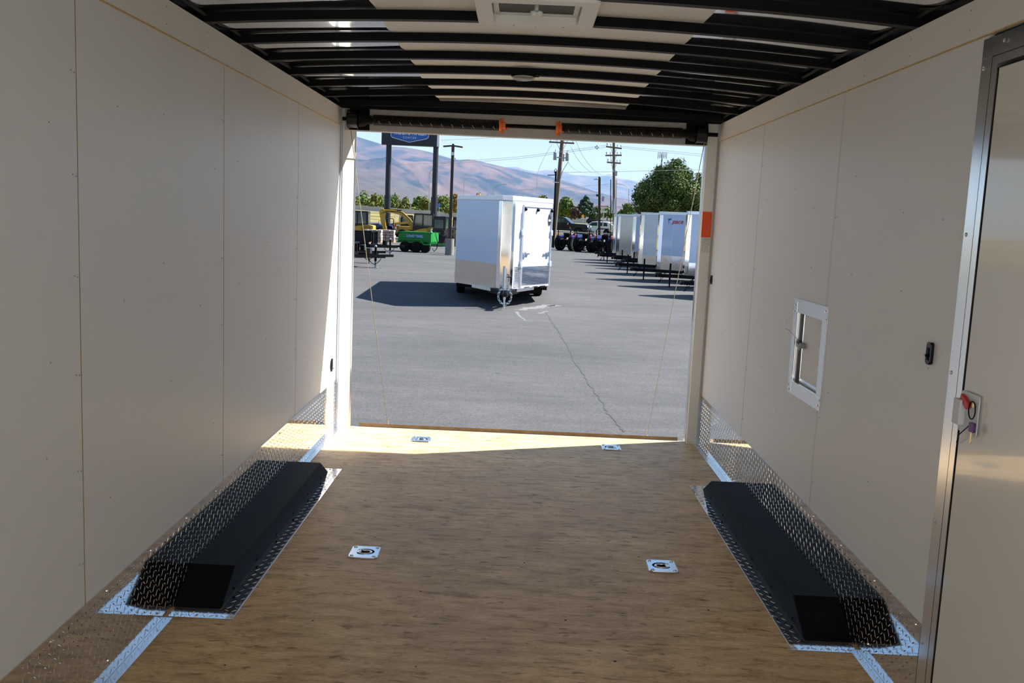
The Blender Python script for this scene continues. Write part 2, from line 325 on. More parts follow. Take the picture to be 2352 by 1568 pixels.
# ---- side walls
def lug_plate(P, nu, nv, a, h, parent, name, skip=None, ln=0.0128, wd=0.0028, mat=TREAD):
    V, F = [], []
    for i in range(nu):
        for j in range(nv):
            u, v = (i+.5)*a, (j+.5)*a
            if skip and skip(u, v): continue
            c, s_ = (0.60, 0.80) if (i+j) % 2 else (0.80, -0.60)
            o = len(V)
            for du, dv, hh in ((-ln, 0, 0), (0, wd, 0), (ln, 0, 0), (0, -wd, 0), (-ln*.55, 0, h), (ln*.55, 0, h)):
                V.append(P(u+du*c-dv*s_, v+du*s_+dv*c, hh))
            F += [(o, o+3, o+4), (o+3, o+2, o+5), (o+3, o+5, o+4), (o+2, o+1, o+5), (o+1, o+4, o+5), (o+1, o, o+4)]
    m_ = MB(); m_.V = [tuple(v) for v in V]; m_.F = F
    return m_.build(name, mat, parent, kind='stuff')
def wall(side):
    s = -1 if side == 'left' else 1
    X = lambda x: s*x
    w_ = struct('wall_'+side, 'white panelled trailer wall')
    def bx(x0, x1, *a): a0, a1 = sorted((X(x0), X(x1))); return MB().box(a0, a1, *a)
    bx(1.275, 1.30, YB, 6.14, -0.16, 2.22).build('outer_skin', TWHITE, w_)
    bx(1.236, 1.274, YB, 6.05, 2.105, 2.2).build('roof_rail', BLACK, w_)
    seams = [YB, 0.06, 1.28, 2.50, 3.72, 4.94, 6.052]
    for y0, y1 in zip(seams[:-1], seams[1:]):
        b = MB(); g = 0.0028
        a0, a1 = sorted((X(1.22), X(1.236)))
        if s > 0 and abs(y0-1.28) < .01: continue                       # the side door is here
        if s > 0 and abs(y0-2.50) < .01: y0 = 2.60
        lo, hi = y0+g, y1-g
        if s > 0 and abs(y1-3.72) < .01:
            b.box(a0, a1, lo, 3.735, 0.005, ZBD); hi = 3.735
        elif s > 0 and abs(y0-3.72) < .01:
            b.box(a0, a1, 3.738, 4.10, 1.10, ZBD); b.box(a0, a1, 3.738, 4.10, 0.005, 0.765); b.box(a0, a1, 4.10, hi, 0.005, ZBD)
        else: b.box(a0, a1, lo, hi, 0.005, ZBD)
        b.build('panel', WHITE, w_)
    for y in (seams[1:-1]):
        if s > 0 and 1 < y < 2.6: continue
        bx(1.2208, 1.2355, y-0.0027, y+0.0005, 0.005, ZBD).build('seam_backing', SEAMB, w_); bx(1.2200, 1.2355, y+0.0006, y+0.0027, 0.005, ZBD).build('seam_edge', EDGE, w_)
    bx(1.214, 1.236, YB, 6.052, ZBD, ZT).build('top_band', BAND, w_)
    bx(1.2135, 1.22, YB, 6.052, ZBD-0.0032, ZBD+0.0005).build('band_edge', EDGE, w_)
    bx(1.236, 1.275, YB, YB+0.03, -0.05, 2.2).build('end_post', BLACK, w_)
    # driven screws: pairs beside every seam, a few strays
    b = MB(); rr = random.Random(3 if s < 0 else 5)
    pts = []
    for y in seams[3 if s < 0 else 4:-1]:
        for z in np.arange(0.42, 1.95, 0.27):
            pts += [(y-0.012, z), (y-0.030, z+0.004)] if rr.random() < .8 else []
    for y in np.arange(2.3, 6, 0.406):
        for z in (0.7, 1.15, 1.6): pts.append((y+rr.uniform(-.1, .1), z+rr.uniform(-.15, .15)))
        pts += [(y, 2.02), (y+.004, 2.075)]
    for y, z in pts:
        if s > 0 and 3.66 < y < 4.17 and .7 < z < 1.2: continue
        if s > 0 and y < 2.7: continue
        xx = 1.2135 if z > ZBD else 1.2195
        b.cyl((X(xx+.001), y, z), (X(xx-.0012), y, z), 0.0028, 0.002, n=6)
    b.build('panel_screw', GALV, w_, kind='stuff')
    # kick plate
    k = struct('baseboard_'+side, 'bright tread plate kick board along the wall')
    a0, a1 = X(1.2195), X(1.2165); y0k = YB if s < 0 else 2.624                # on the right it stops at the door frame
    b = MB(); b.prism([(y0k, 0.004), (6.05, 0.004), (6.05, za(6.05)), (y0k, za(y0k))], 'x', min(a0, a1), max(a0, a1)); b.build('kick_plate', TREAD, k)
    a = 0.0255; yl = 2.15 if s < 0 else 2.65; nu = int((6.03-yl)/a)
    lug_plate(lambda u, v, h: (X(1.2165-h), yl+u, 0.004+v), nu, 13, a, 0.0011, k, 'tread_lug', skip=lambda u, v: v+0.018 > za(yl+u))
    for ya, yb in ((y0k, 3.065), (5.055, 6.055)):
        bx(1.184, 1.2164, ya, yb, 0.001, 0.0032).build('floor_flashing', ALU, k)
    b = MB()
    for y in np.arange(2.3 if s < 0 else 2.66, 6.0, 0.33):
        for z in (0.06, za(y)-0.018):
            b.sphere((X(1.2160), y, z), 0.0038, 6, 4)
        if not 3.0 < y < 5.1: b.sphere((X(1.197), y, 0.0032), 0.0045, 6, 4, (1, 1, .5))
    b.build('kick_plate_screw', ALU, k, kind='stuff')
    return w_, k
WL, KL = wall('left'); WR, KR = wall('right')
# ---- roof: bows, mirror sheet, centre liner
ce = struct('ceiling', 'arched trailer roof with black bows')
BOWS = [5.93-0.407*k for k in range(17)]
def sag(x, y, amp):
    t = (5.93-y)/0.407; fr = t-math.floor(t); k = math.floor(t)
    n_ = noise.noise(Vector((x*1.7, k*3.1, 0.3)))
    return -amp*(math.sin(math.pi*fr)**2)*(0.55+0.9*n_) - 0.35*amp*math.sin(2*math.pi*fr)*noise.noise(Vector((x*1.1+9, k*2.3, 1.7)))
def sheet(x0, x1, dz, amp, nu, mat, name):
    b = MB(); y0, y1 = YB, 6.10; nv = int((y1-y0)/0.0407)
    b.grid(lambda u, v: (x0+u*(x1-x0), y0+v*(y1-y0), roof_z(x0+u*(x1-x0))+dz+sag(x0+u*(x1-x0), y0+v*(y1-y0), amp)), nu, nv)
    return b.build(name, mat, ce, smooth=True, fix=False)
sheet(-1.25, 1.25, 0.0, 0.018, 60, SKIN, 'roof_sheet')
sheet(-0.585, 0.60, -0.0035, 0.018, 24, BAND, 'centre_liner')
b = MB(); b.grid(lambda u, v: (-1.30+u*2.6, YB-0.02+v*(6.16-YB), 2.225+0.05*(1-((u-.5)*2)**2)), 16, 1); b.build('roof_outer_skin', TWHITE, ce, smooth=True)
for k, y in enumerate(BOWS):
    rise = 0.047 if k else 0.020
    b = MB(); N = 24; V = []
    for i in range(N+1):
        x = -1.262+2.524*i/N; zt = 2.100+rise*(1-(x/1.22)**2)
        for yy, zz in ((y-.019, zt), (y+.019, zt), (y+.019, zt+.034), (y-.019, zt+.034)): V.append((x, yy, zz))
    F = [(i*4+q, i*4+(q+1) % 4, i*4+4+(q+1) % 4, i*4+4+q) for i in range(N) for q in range(4)] + [(3, 2, 1, 0), (N*4, N*4+1, N*4+2, N*4+3)]
    b.add(V, F); b.build('roof_bow', BLACK, ce)
    if k < 12:
        for s in (-1, 1):                                              # gusset and conduit stub at the rail
            MB().prism([(s*1.236, 2.108), (s*1.13, 2.138), (s*1.236, 2.138)], 'y', y-.024, y-.020).build('bow_gusset', BLACK, ce)
for s in (-1, 1):
    MB().tube([(s*1.205, yy, 2.128+0.004*math.sin(yy*7)) for yy in np.arange(YB+.02, 6.0, 0.1)], 0.006, 6).build('wire_loom', RUBBER, ce)
# ---- door opening: jambs, header, threshold
j1 = struct('trim_1', 'left jamb of the ramp opening'); j2 = struct('trim_2', 'right jamb of the ramp opening')
for j_, s, xi in ((j1, -1, 1.137), (j2, 1, 1.141)):
    x0, x1 = sorted((s*xi, s*1.205))
    if s > 0: MB().box(x0, x1, 6.052, 6.13, 0.0, 2.10).build('jamb_face', PLASW, j_, bevel=0.002)
    else: MB().prism([(-1.207, 6.052), (-1.201, 6.052), (-xi, 6.122), (-xi, 6.13), (-1.207, 6.13)], 'z', 0, 2.10).build('jamb_face', PLASW, j_, bevel=0.0015)   # splayed on the left
    x0, x1 = sorted((s*1.204, s*1.28)); MB().box(x0, x1, 6.05, 6.13, -0.06, 2.2).build('jamb_core', TWHITE, j_)
    x0, x1 = sorted((s*(xi-0.008), s*(xi+0.002))); MB().box(x0, x1, 6.075 if s > 0 else 6.1225, 6.128 if s > 0 else 6.131, 0.001, 1.962).build('door_seal', ALU, j_)
    MB().tube([(s*1.2115, 6.046, z) for z in np.arange(0.31, 2.05, .1)], 0.0022, 6).build('caulk_bead', EDGE if s > 0 else PLASW, j_)
h = struct('trim_3', 'header above the ramp opening')
MB().box(-1.21, 1.21, 6.06, 6.135, 1.962, 2.10).build('header_panel', M('header_coating', (0.50, 0.465, 0.42), 0.4, var=0.05), h, bevel=0.002)
MB().box(-1.28, 1.28, 6.045, 6.135, 2.10, 2.235).build('header_rail', BLACK, h)
for x0, x1 in ((-1.165, -1.035), (1.0, 1.135)): MB().box(x0, x1, 6.052, 6.06, 1.966, 2.105).build('spring_plate', BLACK, h)
# ---- spring counterbalance: one assembly turning on one shaft
sp = thing('torsion_spring_assembly', 'black door springs on a shaft with orange winding cones along the header', 'door spring', (0, 5.99, 2.026))
def L3(x, y=0, z=0): return (x, y, z)
MB().cyl(L3(-1.196), L3(1.19), 0.0125, n=12).build('shaft', BLACK, sp, smooth=30)
for xa, xb in ((-1.00, -0.20), (0.20, 0.965)):
    Nt = int((xb-xa)/0.0088); pts = [(xa+(xb-xa)*i/(Nt*10), 0.031*math.cos(2*math.pi*i/10), 0.031*math.sin(2*math.pi*i/10)) for i in range(Nt*10+1)]
    MB().tube(pts, 0.0041, 5).build('spring', BLACKG, sp, smooth=True, fix=False)
    b = MB(); 
    for q in range(int((xb-xa)/0.066)):
        for z_ in range(3): b.sphere((xa+.04+q*.066+z_*.004, -0.0325+0.004*z_, -0.012-0.006*z_), 0.0022, 6, 4)
    b.build('paint_mark', PLASW, sp, kind='stuff')
for xc, s in ((-0.182, 1), (0.178, 1)):
    o = MB().lathe(L3(xc-.016), (1, 0, 0), [(0, .034), (.016, .034), (.018, .026), (.040, .022)], 20).build('winding_cone', ORANGE, sp, smooth=30)
    b = MB(); b.cyl(L3(xc, 0, -.03), L3(xc, 0, -.047), .011, n=10); b.build('set_bolt', ORANGE, o); b = MB(); b.cyl(L3(xc, 0, .03), L3(xc, 0, .044), .011, n=10); b.build('set_bolt', ORANGE, o); b = MB(); b.cyl(L3(xc+.03, -.012, -.02), L3(xc+.03, -.03, -.026), .006, n=6); b.build('set_screw', ORANGE, o); b = MB(); b.cyl(L3(xc+.036, -.005, -.014), L3(xc+.05, -.005, -.016), .006, n=6)
    b.build('set_screw', ORANGE, o)
for xc, s in ((-1.128, -1), (1.085, 1)):
    MB().lathe(L3(xc-.034), (1, 0, 0), [(0, .060), (.004, .060), (.006, .054), (.062, .054), (.064, .060), (.068, .060)], 28).build('cable_drum', BLACKG, sp, smooth=30)
    MB().lathe(L3(xc-s*.04), (-s, 0, 0), [(0, .048), (.028, .044), (.05, .030), (.08, .026)], 20).build('stationary_cone', BLACK, sp, smooth=30)
# ---- lift cables to the ramp
for (u0, v0), (u1, v1), lab in (((806, 300), (891, 979), 'thin tan lift cable slanting down beside the left jamb'), ((1619, 322), (1486, 1000), 'thin tan lift cable slanting down beside the right jamb')):
    p0, p1 = at(u0, v0, 6.0), at(u1, v1, 7.6)
    t = thing('lift_cable', lab, 'cable', p1, 0, 'ramp lift cables')
    MB().tube([p0-p1, (p0-p1)*.5+Vector((0, 0, -.004)), Vector((0, 0, 0))], 0.0024, 6).build('wire_rope', CABLE, t, smooth=True)
    b = MB(); b.cyl((0, 0, 0.05), (0, 0, 0.0), .006, n=8); b.cyl((-.012, 0, -.005), (.012, 0, -.005), .008, n=8); b.build('end_clip', ZINC, t)
# ---- ramp door lying open outside
L_ = 2.02; sl = math.atan2(0.545, L_)
rp = thing('ramp_door', 'lowered plywood ramp door hinged at the sill', 'ramp', (0, 6.14, 0))
def rpnt(x, d, z): return (x, d*math.cos(sl)+z*math.sin(sl), 0.022-d*math.sin(sl)+z*math.cos(sl))
def rbox(x0, x1, d0, d1, z0, z1):
    V = [rpnt(x, d, z) for x in (x0, x1) for d in (d0, d1) for z in (z0, z1)]
    return MB().add(V, [(0, 1, 3, 2), (4, 6, 7, 5), (0, 4, 5, 1), (2, 3, 7, 6), (0, 2, 6, 4), (1, 5, 7, 3)])
rbox(-1.074, 1.095, 0, L_, -0.022, 0).build('ramp_deck', M('ramp_plywood', (0.30, 0.20, 0.10), 0.7, var=0.3, scale=20), rp)
rbox(-1.10, 1.12, .01, L_, -0.05, -0.023).build('ramp_frame', TWHITE, rp)
MB().cyl((-1.12, -.002, -.012), (1.13, -.002, -.012), .008, n=8).build('hinge_bar', GALV, rp)
# ---- wheel boxes
for s, lab in ((-1, 'low black wheel box against the left wall'), (1, 'low black wheel box against the right wall')):
    y0, y1 = (3.15, 4.985) if s < 0 else (3.115, 4.978)
    t = thing('wheel_box', lab, 'wheel box', (s*1.13, 4.06, 0), 0, 'wheel boxes')
    def P(x, y, z): return (s*x-s*1.13, y-4.06, z)
    xi, xo, hh, e = 1.042, 1.2165, 0.10, 0.175
    V = [P(xi, y0, .003), P(xo, y0, .003), P(xo, y1, .003), P(xi, y1, .003), P(xi+.004, y0+e, hh), P(xo, y0+e, hh), P(xo, y1-e, hh), P(xi+.004, y1-e, hh)]
    MB().add(V, [(3, 2, 1, 0), (4, 5, 6, 7), (0, 1, 5, 4), (1, 2, 6, 5), (2, 3, 7, 6), (3, 0, 4, 7)]).build('box_cover', LINER, t, bevel=0.004)
    b = MB()
    for y in np.arange(y0+.15, y1-.1, .3): b.cyl(P(xi+.002, y, .02), P(xi-.004, y, .02), .005, n=6)
    b.build('cover_screw', BLACK, t, kind='stuff')
    sk = MB()
    for xa, xb, ya, yb in ((0.977, xi-.001, y0-.075, y1+.065), (xi-.001, 1.206, y0-.075, y0-.001), (xi-.001, 1.206, y1+.001, y1+.065)):
        q = sorted((P(xa, 0, 0)[0], P(xb, 0, 0)[0])); sk.box(q[0], q[1], ya-4.06, yb-4.06, .0006, .0030)
    sk = sk.build('skirt', TREAD, t)
    A = 0.026; Lb = (y1+.065)-(y0-.075)
    lug_plate(lambda u, v, h: P(0.980+v, y0-.072+u, .003+h), int(Lb/A), 2, A, .0014, sk, 'tread_lug')
    lug_plate(lambda u, v, h: P(1.045+u, y0-.072+v, .003+h), 6, 2, A, .0014, sk, 'tread_lug')
    lug_plate(lambda u, v, h: P(1.045+u, y1+.003+v, .003+h), 6, 2, A, .0014, sk, 'tread_lug')
    b = MB()
    for y in np.arange(y0-.06, y1+.06, .26): b.sphere(P(.985, y, .004), .005, 6, 4, (1, 1, .5))
    for x in (1.04, 1.11, 1.18): b.sphere(P(x, y0-.055, .004), .005, 6, 4, (1, 1, .5)); b.sphere(P(x, y1+.045, .004), .005, 6, 4, (1, 1, .5))
    b.build('skirt_screw', ZINC, sk, kind='stuff')
# ---- recessed rings in the floor
LR = ['recessed zinc tie-down ring in the shaded floor beside the left wheel box', 'recessed zinc tie-down ring in the shaded floor beside the right wheel box',
      'recessed zinc tie-down ring in the sunlit floor by the sill', 'recessed zinc tie-down ring just outside the sun patch by the sill']
def round_rect(w_, h_, r, n=5):
    P_ = []
    for cx, cyy, a0 in ((w_-r, h_-r, 0), (-w_+r, h_-r, 90), (-w_+r, -h_+r, 180), (w_-r, -h_+r, 270)):
        for i in range(n+1):
            t = R(a0+90*i/n); P_.append((cx+r*math.cos(t), cyy+r*math.sin(t)))
    return P_
def make_ring(flip):
    t = thing('tie_down_ring', LR[0], 'tie-down', (0, 0, 0), 0, 'floor tie-down rings'); f = -1 if flip else 1
    outer = round_rect(.0625, .068, .016); n = len(outer); inner = []
    for i in range(n):                                                  # D-shaped hole
        a = R(90*(i//6)+90*(i % 6)/6+7.5); inner.append((f*max(.042*math.cos(a)*f, -.031), .036*math.sin(a)))
    V = [(*p, .001) for p in outer] + [(p[0]*.97, p[1]*.97, .0045) for p in outer] + [(*p, .0045) for p in inner] + [(p[0]*.96, p[1]*.96, -.028) for p in inner]
    F = []
    for q in range(2):
        for i in range(n): F.append((q*n+i, q*n+(i+1) % n, (q+1)*n+(i+1) % n, (q+1)*n+i))
    MB().add(V[:3*n], F).build('plate', ZINC, t, smooth=40); pw = MB().add(V[2*n:], [(i, (i+1) % n, n+(i+1) % n, n+i) for i in range(n)]).build('pocket', M('pocket_wall', (.10, .11, .12), .45, .6), t, smooth=40); MB().prism([(p[0]*.97, p[1]*.97) for p in inner], 'z', -.031, -.027).build('pocket_floor', BLACK, t)
    pts = [(f*(-.020+.0) , .021, .002)] + [(f*(.004+.024*math.sin(a)), .021*math.cos(a), .001) for a in np.linspace(0.0, math.pi, 11)] + [(f*-.020, -.021, .002)]
    MB().tube(pts, .0058, 8, closed=True).build('ring', ZINC, t, smooth=True)
    MB().box(*sorted((f*-.030, f*-.020)), -.015, .015, -.002, .0062).build('ring_strap', ZINC, t, bevel=.001)
    for sx_ in (-1, 1):
        for sy_ in (-1, 1): MB().sphere((sx_*.047, sy_*.051, .005), .0085, 10, 6, (1, 1, .45)).build('bolt_head', ZINC, t, smooth=True)
    return t
ra, rb_ = make_ring(False), make_ring(True); used = [False, False]
for (x, y, fl_), lab in zip(RINGS, LR):
    src = (ra, rb_)[fl_]; o = copy_tree(src) if used[fl_] else src; used[fl_] = True
    o.location = (x, y, 0.0006); o['label'] = lab
# ---- roof vent
v = thing('roof_vent', 'square white plastic roof vent with dark screen overhead', 'vent', (-0.006, 3.29, 2.14))
def ring_box(bm, wo, wi, z0, z1):
    for a in ((-wo, wo, -wo, -wi), (-wo, wo, wi, wo), (-wo, -wi, -wi, wi), (wi, wo, -wi, wi)): bm.box(*a, z0, z1)
    return bm
def ring_mesh(wo, wi, z0, z1, r=.02):
    o_ = round_rect(wo, wo, r); i_ = round_rect(wi, wi, r*.5); n = len(o_)
    V = [(*p, z1) for p in o_]+[(*p, z0+.004) for p in o_]+[(p[0]*.985, p[1]*.985, z0) for p in o_]+[(*p, z0) for p in i_]+[(*p, z1) for p in i_]
    return MB().add(V, [(q*n+i, q*n+(i+1) % n, (q+1)*n+(i+1) % n, (q+1)*n+i) for q in range(4) for i in range(n)]+[(4*n+i, 4*n+(i+1) % n, (i+1) % n, i) for i in range(n)])
ring_mesh(.208, .150, -.003, .012).build('vent_trim', PLASW, v, smooth=40)
ring_mesh(.172, .1525, .0125, .055, .012).build('vent_throat', PLASW, v, smooth=40)
ring_mesh(.1515, .131, .024, .034, .01).build('screen_frame', PLASW, v, smooth=40)
MB().box(-.145, .145, -.145, .145, .030, .034).build('screen', SCREEN, v)
kn = MB()
for a in range(4): kn.sphere((.014*math.cos(a*math.pi/2+.78), .014*math.sin(a*math.pi/2+.78), .0), .013, 12, 8, (1, 1, .8))
kn.cyl((0, 0, 0), (0, 0, .03), .008, n=12).build('crank_knob', PLASW, v, smooth=True)
for x in (-.10, .0, .10):
    MB().sphere((x+(.02 if x < 0 else 0), .188, -.003), .0045, 8, 5, (1, 1, .6)).build('vent_screw', ZINC, v)
# ---- dome light
d = thing('dome_light', 'small oval dome light under a roof bow', 'lamp', (-0.05, 4.70, 2.147))
def oval(a_, b_, n=24): return [(a_*math.cos(2*math.pi*i/n), b_*math.sin(2*math.pi*i/n)) for i in range(n)]
MB().prism(oval(.061, .04), 'z', -.008, 0).build('lamp_base', BLACK, d)
MB().lathe((0, 0, -.008), (0, 0, -1), [(0, .055), (.009, .053), (.016, .044), (.019, .02)], 24).build('lamp_lens', CLEAR, d, smooth=True)
MB().box(.055, .078, -.008, .002, -.007, -.003).build('lamp_switch', BLACK, d)
MB().cyl((-.028, .01, -.02), (-.028, .01, -.028), .009, n=10).build('lamp_plug', SBLUE, d)
# ---- stickers on the right jamb
st = thing('warning_sticker', 'orange rectangular sticker on the right jamb', 'sticker', (1.172, 6.0515, 1.46))
MB().box(-.031, .031, -.0012, 0, -.083, .083).build('sticker_sheet', STICK, st)
b = MB()
for sx_ in (-.024, .024): b.box(sx_-.0012, sx_+.0012, -.0018, -.0012, -.07, .066)
for z in (-.074, .070): b.box(-.024, .024, -.0018, -.0012, z-.0012, z+.0012)
for i in range(16):
    b.box(-.019, -.019+random.uniform(.028, .038), -.0018, -.0012, .058-i*.0078, .0598-i*.0078)
b.build('fine_print', INKR, st, kind='stuff')
st = thing('data_label', 'off white printed label under the orange sticker', 'label', (1.180, 6.0515, 1.327))
MB().box(-.028, .028, -.001, 0, -.044, .044).build('label_sheet', PAPER, st)
b = MB()
for a_ in ((-.0275, .0275, .0425, .0435), (-.0275, .0275, -.0435, -.0425), (-.0275, -.0268, -.0435, .0435), (.0268, .0275, -.0435, .0435)): b.box(a_[0], a_[1], -.0016, -.001, a_[2], a_[3])
for i, row in enumerate([(-.022, .022), (-.012, .012), (-.02, -.012, .012, .02), (-.02, -.012, -.005, .005, .012, .02), (-.006, .006), (-.02, -.012, .01, .018), (-.004, .004), (-.012, .012), (-.014, -.008, 0, .004), (-.014, -.006, .008, .014)]):
    for q in range(0, len(row), 2): b.box(row[q], row[q+1], -.0016, -.001, .036-i*.0075, .0372-i*.0075)
b.build('fine_print', INK, st, kind='stuff')
# ---- rocker switches
def switch(y, z, lab, k=1.0):
    t = thing('rocker_switch', lab, 'switch', (1.2195, y, z), 0, 'wall switches')
    MB().prism([(y_*k, z_*k) for y_, z_ in round_rect(.014, .030, .009)], 'x', -.010*k, 0).build('switch_plate', BLACKG, t, bevel=.002)
    MB().prism([(y_*k, z_*k) for y_, z_ in ((-.006, -.018), (.006, -.018), (.006, .016), (-.006, .016))], 'x', -.012*k, -.010*k).build('rocker', BLACK, t)
    MB().prism([(-.0165*k, -.006*k), (-.010*k, -.014*k), (-.010*k, .003*k)], 'y', -.005*k, .005*k).build('rocker_paddle', BLACK, t)
switch(2.748, 1.094, 'black rocker switch on the right wall beside the side door', 1.12)
switch(5.985, 1.108, 'black rocker switch on the right wall beside the ramp opening', .95)
# ---- round socket, left wall near the opening
t = thing('wall_socket', 'round dark socket in the left wall near the opening', 'socket', (-1.2195, 5.90, .452))
MB().lathe((0, 0, 0), (1, 0, 0), [(0, .044), (.004, .044), (.005, .036), (.0015, .032), (.0012, .005)], 24).build('socket_ring', BLACK, t, smooth=30)
MB().box(.002, .012, -.004, .004, -.03, .03).build('socket_bar', ZINC, t)
MB().sphere((.012, 0, -.022), .006, 8, 6).build('socket_knob', ZINC, t)
# ---- fuel door in the right wall
fd = thing('fuel_door', 'small aluminium framed fuel door in the right wall', 'fuel door', (1.22, 3.915, .93))
def fx(x0, x1, y0, y1, z0, z1): return MB().box(x0-1.22, x1-1.22, y0-3.915, y1-3.915, z0-.93, z1-.93)
fx(1.2145, 1.2195, 3.690, 4.140, 1.085, 1.145).build('frame_rail', ALU, fd); fx(1.2145, 1.2195, 3.690, 4.140, .720, .778).build('frame_rail', ALU, fd)
fx(1.2140, 1.2195, 3.688, 3.745, .730, 1.130).build('frame_stile', ALU, fd); fx(1.2140, 1.2195, 4.095, 4.142, .730, 1.130).build('frame_stile', ALU, fd)
fx(1.2195, 1.27, 4.092, 4.0985, .772, 1.095).build('frame_return', ALU, fd); fx(1.2195, 1.27, 3.740, 4.096, .768, .7735).build('frame_return', ALU, fd); fx(1.2195, 1.27, 3.740, 4.096, 1.092, 1.0975).build('frame_return', ALU, fd); fx(1.2195, 1.27, 3.7375, 3.7425, .772, 1.094).build('frame_return', ALU, fd)
fx(1.240, 1.250, 3.744, 4.090, .775, 1.091).build('hatch_leaf', BAND, fd)
fx(1.2375, 1.240, 4.048, 4.058, .792, 1.085).build('hatch_edge', ALU, fd); fx(1.2375, 1.240, 3.75, 4.058, .782, .796).build('hatch_edge', ALU, fd)
fx(1.2375, 1.2395, 4.062, 4.0895, .777, 1.090).build('hatch_seal', BLACK, fd)
cm = MB().cyl((1.242-1.22, 4.020-3.915, .945-.93), (1.216-1.22, 4.020-3.915, .945-.93), .012, n=12).build('cam_lock', GALV, fd, smooth=30)
MB().obox((1.218-1.22, 4.050-3.915, .94-.93), (.004, .06, .018), (.25, 0, 0)).build('cam_arm', GALV, cm)
MB().tube([(1.216-1.22, 4.020-3.915, .955-.93), (1.210-1.22, 4.07-3.915, .975-.93), (1.195-1.22, 4.13-3.915, 1.00-.93), (1.185-1.22, 4.16-3.915, 1.003-.93)], .0012, 5).build('pull_wire', GALV, fd)
for y, z in ((4.128, 1.115), (4.135, 1.085), (3.715, 1.125), (3.70, 1.092), (4.13, .755), (4.12, .735), (3.712, .74), (3.70, .765)):
    MB().sphere((1.2140-1.22, y-3.915, z-.93), .0055, 8, 5, (.6, 1, 1)).build('frame_screw', ZINC, fd)
# ---- side door
dr = struct('door_1', 'white side door with bright frame', (1.22, 2.1, 0))
def dx(x0, x1, y0, y1, z0, z1): return MB().box(x0-1.22, x1-1.22, y0-2.1, y1-2.1, z0, z1)
dx(1.2140, 1.236, 2.527, 2.5565, .06, 1.922).build('frame_stile', ALU, dr)
dx(1.2165, 1.2195, 2.56, 2.62, .06, 1.978).build('frame_flange', ALU, dr)
dx(1.2162, 1.236, 1.55, 2.62, 1.925, 1.978).build('frame_head', ALU, dr); dx(1.2138, 1.236, 1.58, 2.556, 1.900, 1.9225).build('frame_stop', ALU, dr)
dx(1.210, 1.236, 1.55, 1.61, .06, 1.93).build('frame_hinge_stile', ALU, dr)
dx(1.222, 1.236, 1.60, 2.56, .05, 1.93).build('door_seal', BLACK, dr); dx(1.2142, 1.222, 2.5566, 2.5598, .06, 1.925).build('frame_groove', BLACK, dr)
DSKIN = M('glossy_door_skin', (0.78, 0.755, 0.70), 0.13, var=0.02, scale=1, bump=0.03, bscale=2.5, coat=0.5)
dx(1.2115, 1.2245, 1.62, 2.512, .09, 1.888).build('door_leaf', DSKIN, dr, bevel=.003)
dx(1.216, 1.236, 1.28, 1.55, .005, ZBD).build('jamb_panel', WHITE, dr); dx(1.212, 1.236, 1.55, 2.62, .005, .09).build('door_sill', ALU, dr)
for z in (.25, .62, 1.06, 1.45, 1.9):
    MB().sphere((1.216-1.22, 2.605-2.1, z), .006, 8, 5, (.5, 1, 1)).build('frame_screw', ZINC, dr)
MB().sphere((1.2115-1.22, 2.50-2.1, 1.955), .006, 8, 5, (.5, 1, 1)).build('frame_screw', ZINC, dr)
lk = MB().prism([(y_+.357, z_+.972) for y_, z_ in round_rect(.050, .056, .010)], 'x', -.016, -.0125).build('lock_plate', SWHITE, dr)
MB().box(-.034, -.016, .372, .412, .935, 1.005).build('paddle_housing', SWHITE, lk, bevel=.003)
MB().prism([(.385, 1.022), (.345, 1.005), (.340, .990), (.352, .984), (.392, 1.004)], 'x', -.028, -.018).build('release_lever', RED, lk, bevel=.002)
MB().cyl((-.016, .325, 1.0), (-.022, .325, 1.0), .007, n=10).build('lock_barrel', BRASS, lk)
ky = thing('key_ring', 'purple topped keys hanging from the side door lock', 'keys', (1.196, 2.424, .965))
MB().tube([(0, .018*math.cos(a_), .022+.024*math.sin(a_)) for a_ in np.linspace(0, 2*math.pi, 18)[:-1]], .0016, 6, True).build('split_ring', BLACK, ky)
MB().prism([(y_-.012, z_-.022) for y_, z_ in round_rect(.013, .013, .004)], 'x', -.004, .003).build('key_head', PURP, ky, bevel=.001)
MB().prism([(-.016, -.034), (-.007, -.034), (-.007, -.062), (-.010, -.068), (-.016, -.060), (-.014, -.05)], 'x', -.0015, .0005).build('key_blade', BRASS, ky)
MB().tube([(0, .002, -.018), (-.002, .05, -.055), (.010, .085, -.085)], .0014, 5).build('key_lanyard', BLACK, ky)
# ---- behind the camera: open rear end faces an added white wall bouncing sunlight in
# ================================================================== THE LOT
lot = struct('ground', 'asphalt sales lot', (0, 0, 0))
MB().box(-80, 80, -1.2, 75.8, ZG-.3, ZG).build('asphalt', MATS['asphalt'], lot)
MB().box(-80, 80, -40, -1.2, ZG-.3, ZG+.004).build('concrete_apron', M('apron_concrete', (0.66, 0.645, 0.61), 0.9, var=0.12, scale=1.5), lot)  # pale apron behind the trailer, added to throw sunlight into its open end
def decal(pts, z=ZG+.003):
    b = MB(); n = len(pts); V = []
    for (x, y, wl, wr) in pts: V += [(x-wl, y, z), (x+wr, y, z)]
    return b.add(V, [(2*i, 2*i+1, 2*i+3, 2*i+2) for i in range(n-1)])
rr = random.Random(2)
cp = [atz(u, v, ZG) for u, v in ((1252, 716), (1262, 730), (1272, 745), (1296, 785), (1320, 830), (1345, 868), (1372, 910), (1395, 945), (1414, 968), (1440, 995))]
P_ = []
for i in range(len(cp)-1):
    for q in range(8):
        p = cp[i].lerp(cp[i+1], q/8); wd = rr.uniform(.003, .011)*(1.8 if i in (1, 2, 7, 8) else 1)
        P_.append((p.x+rr.uniform(-.02, .02), p.y, wd, wd))
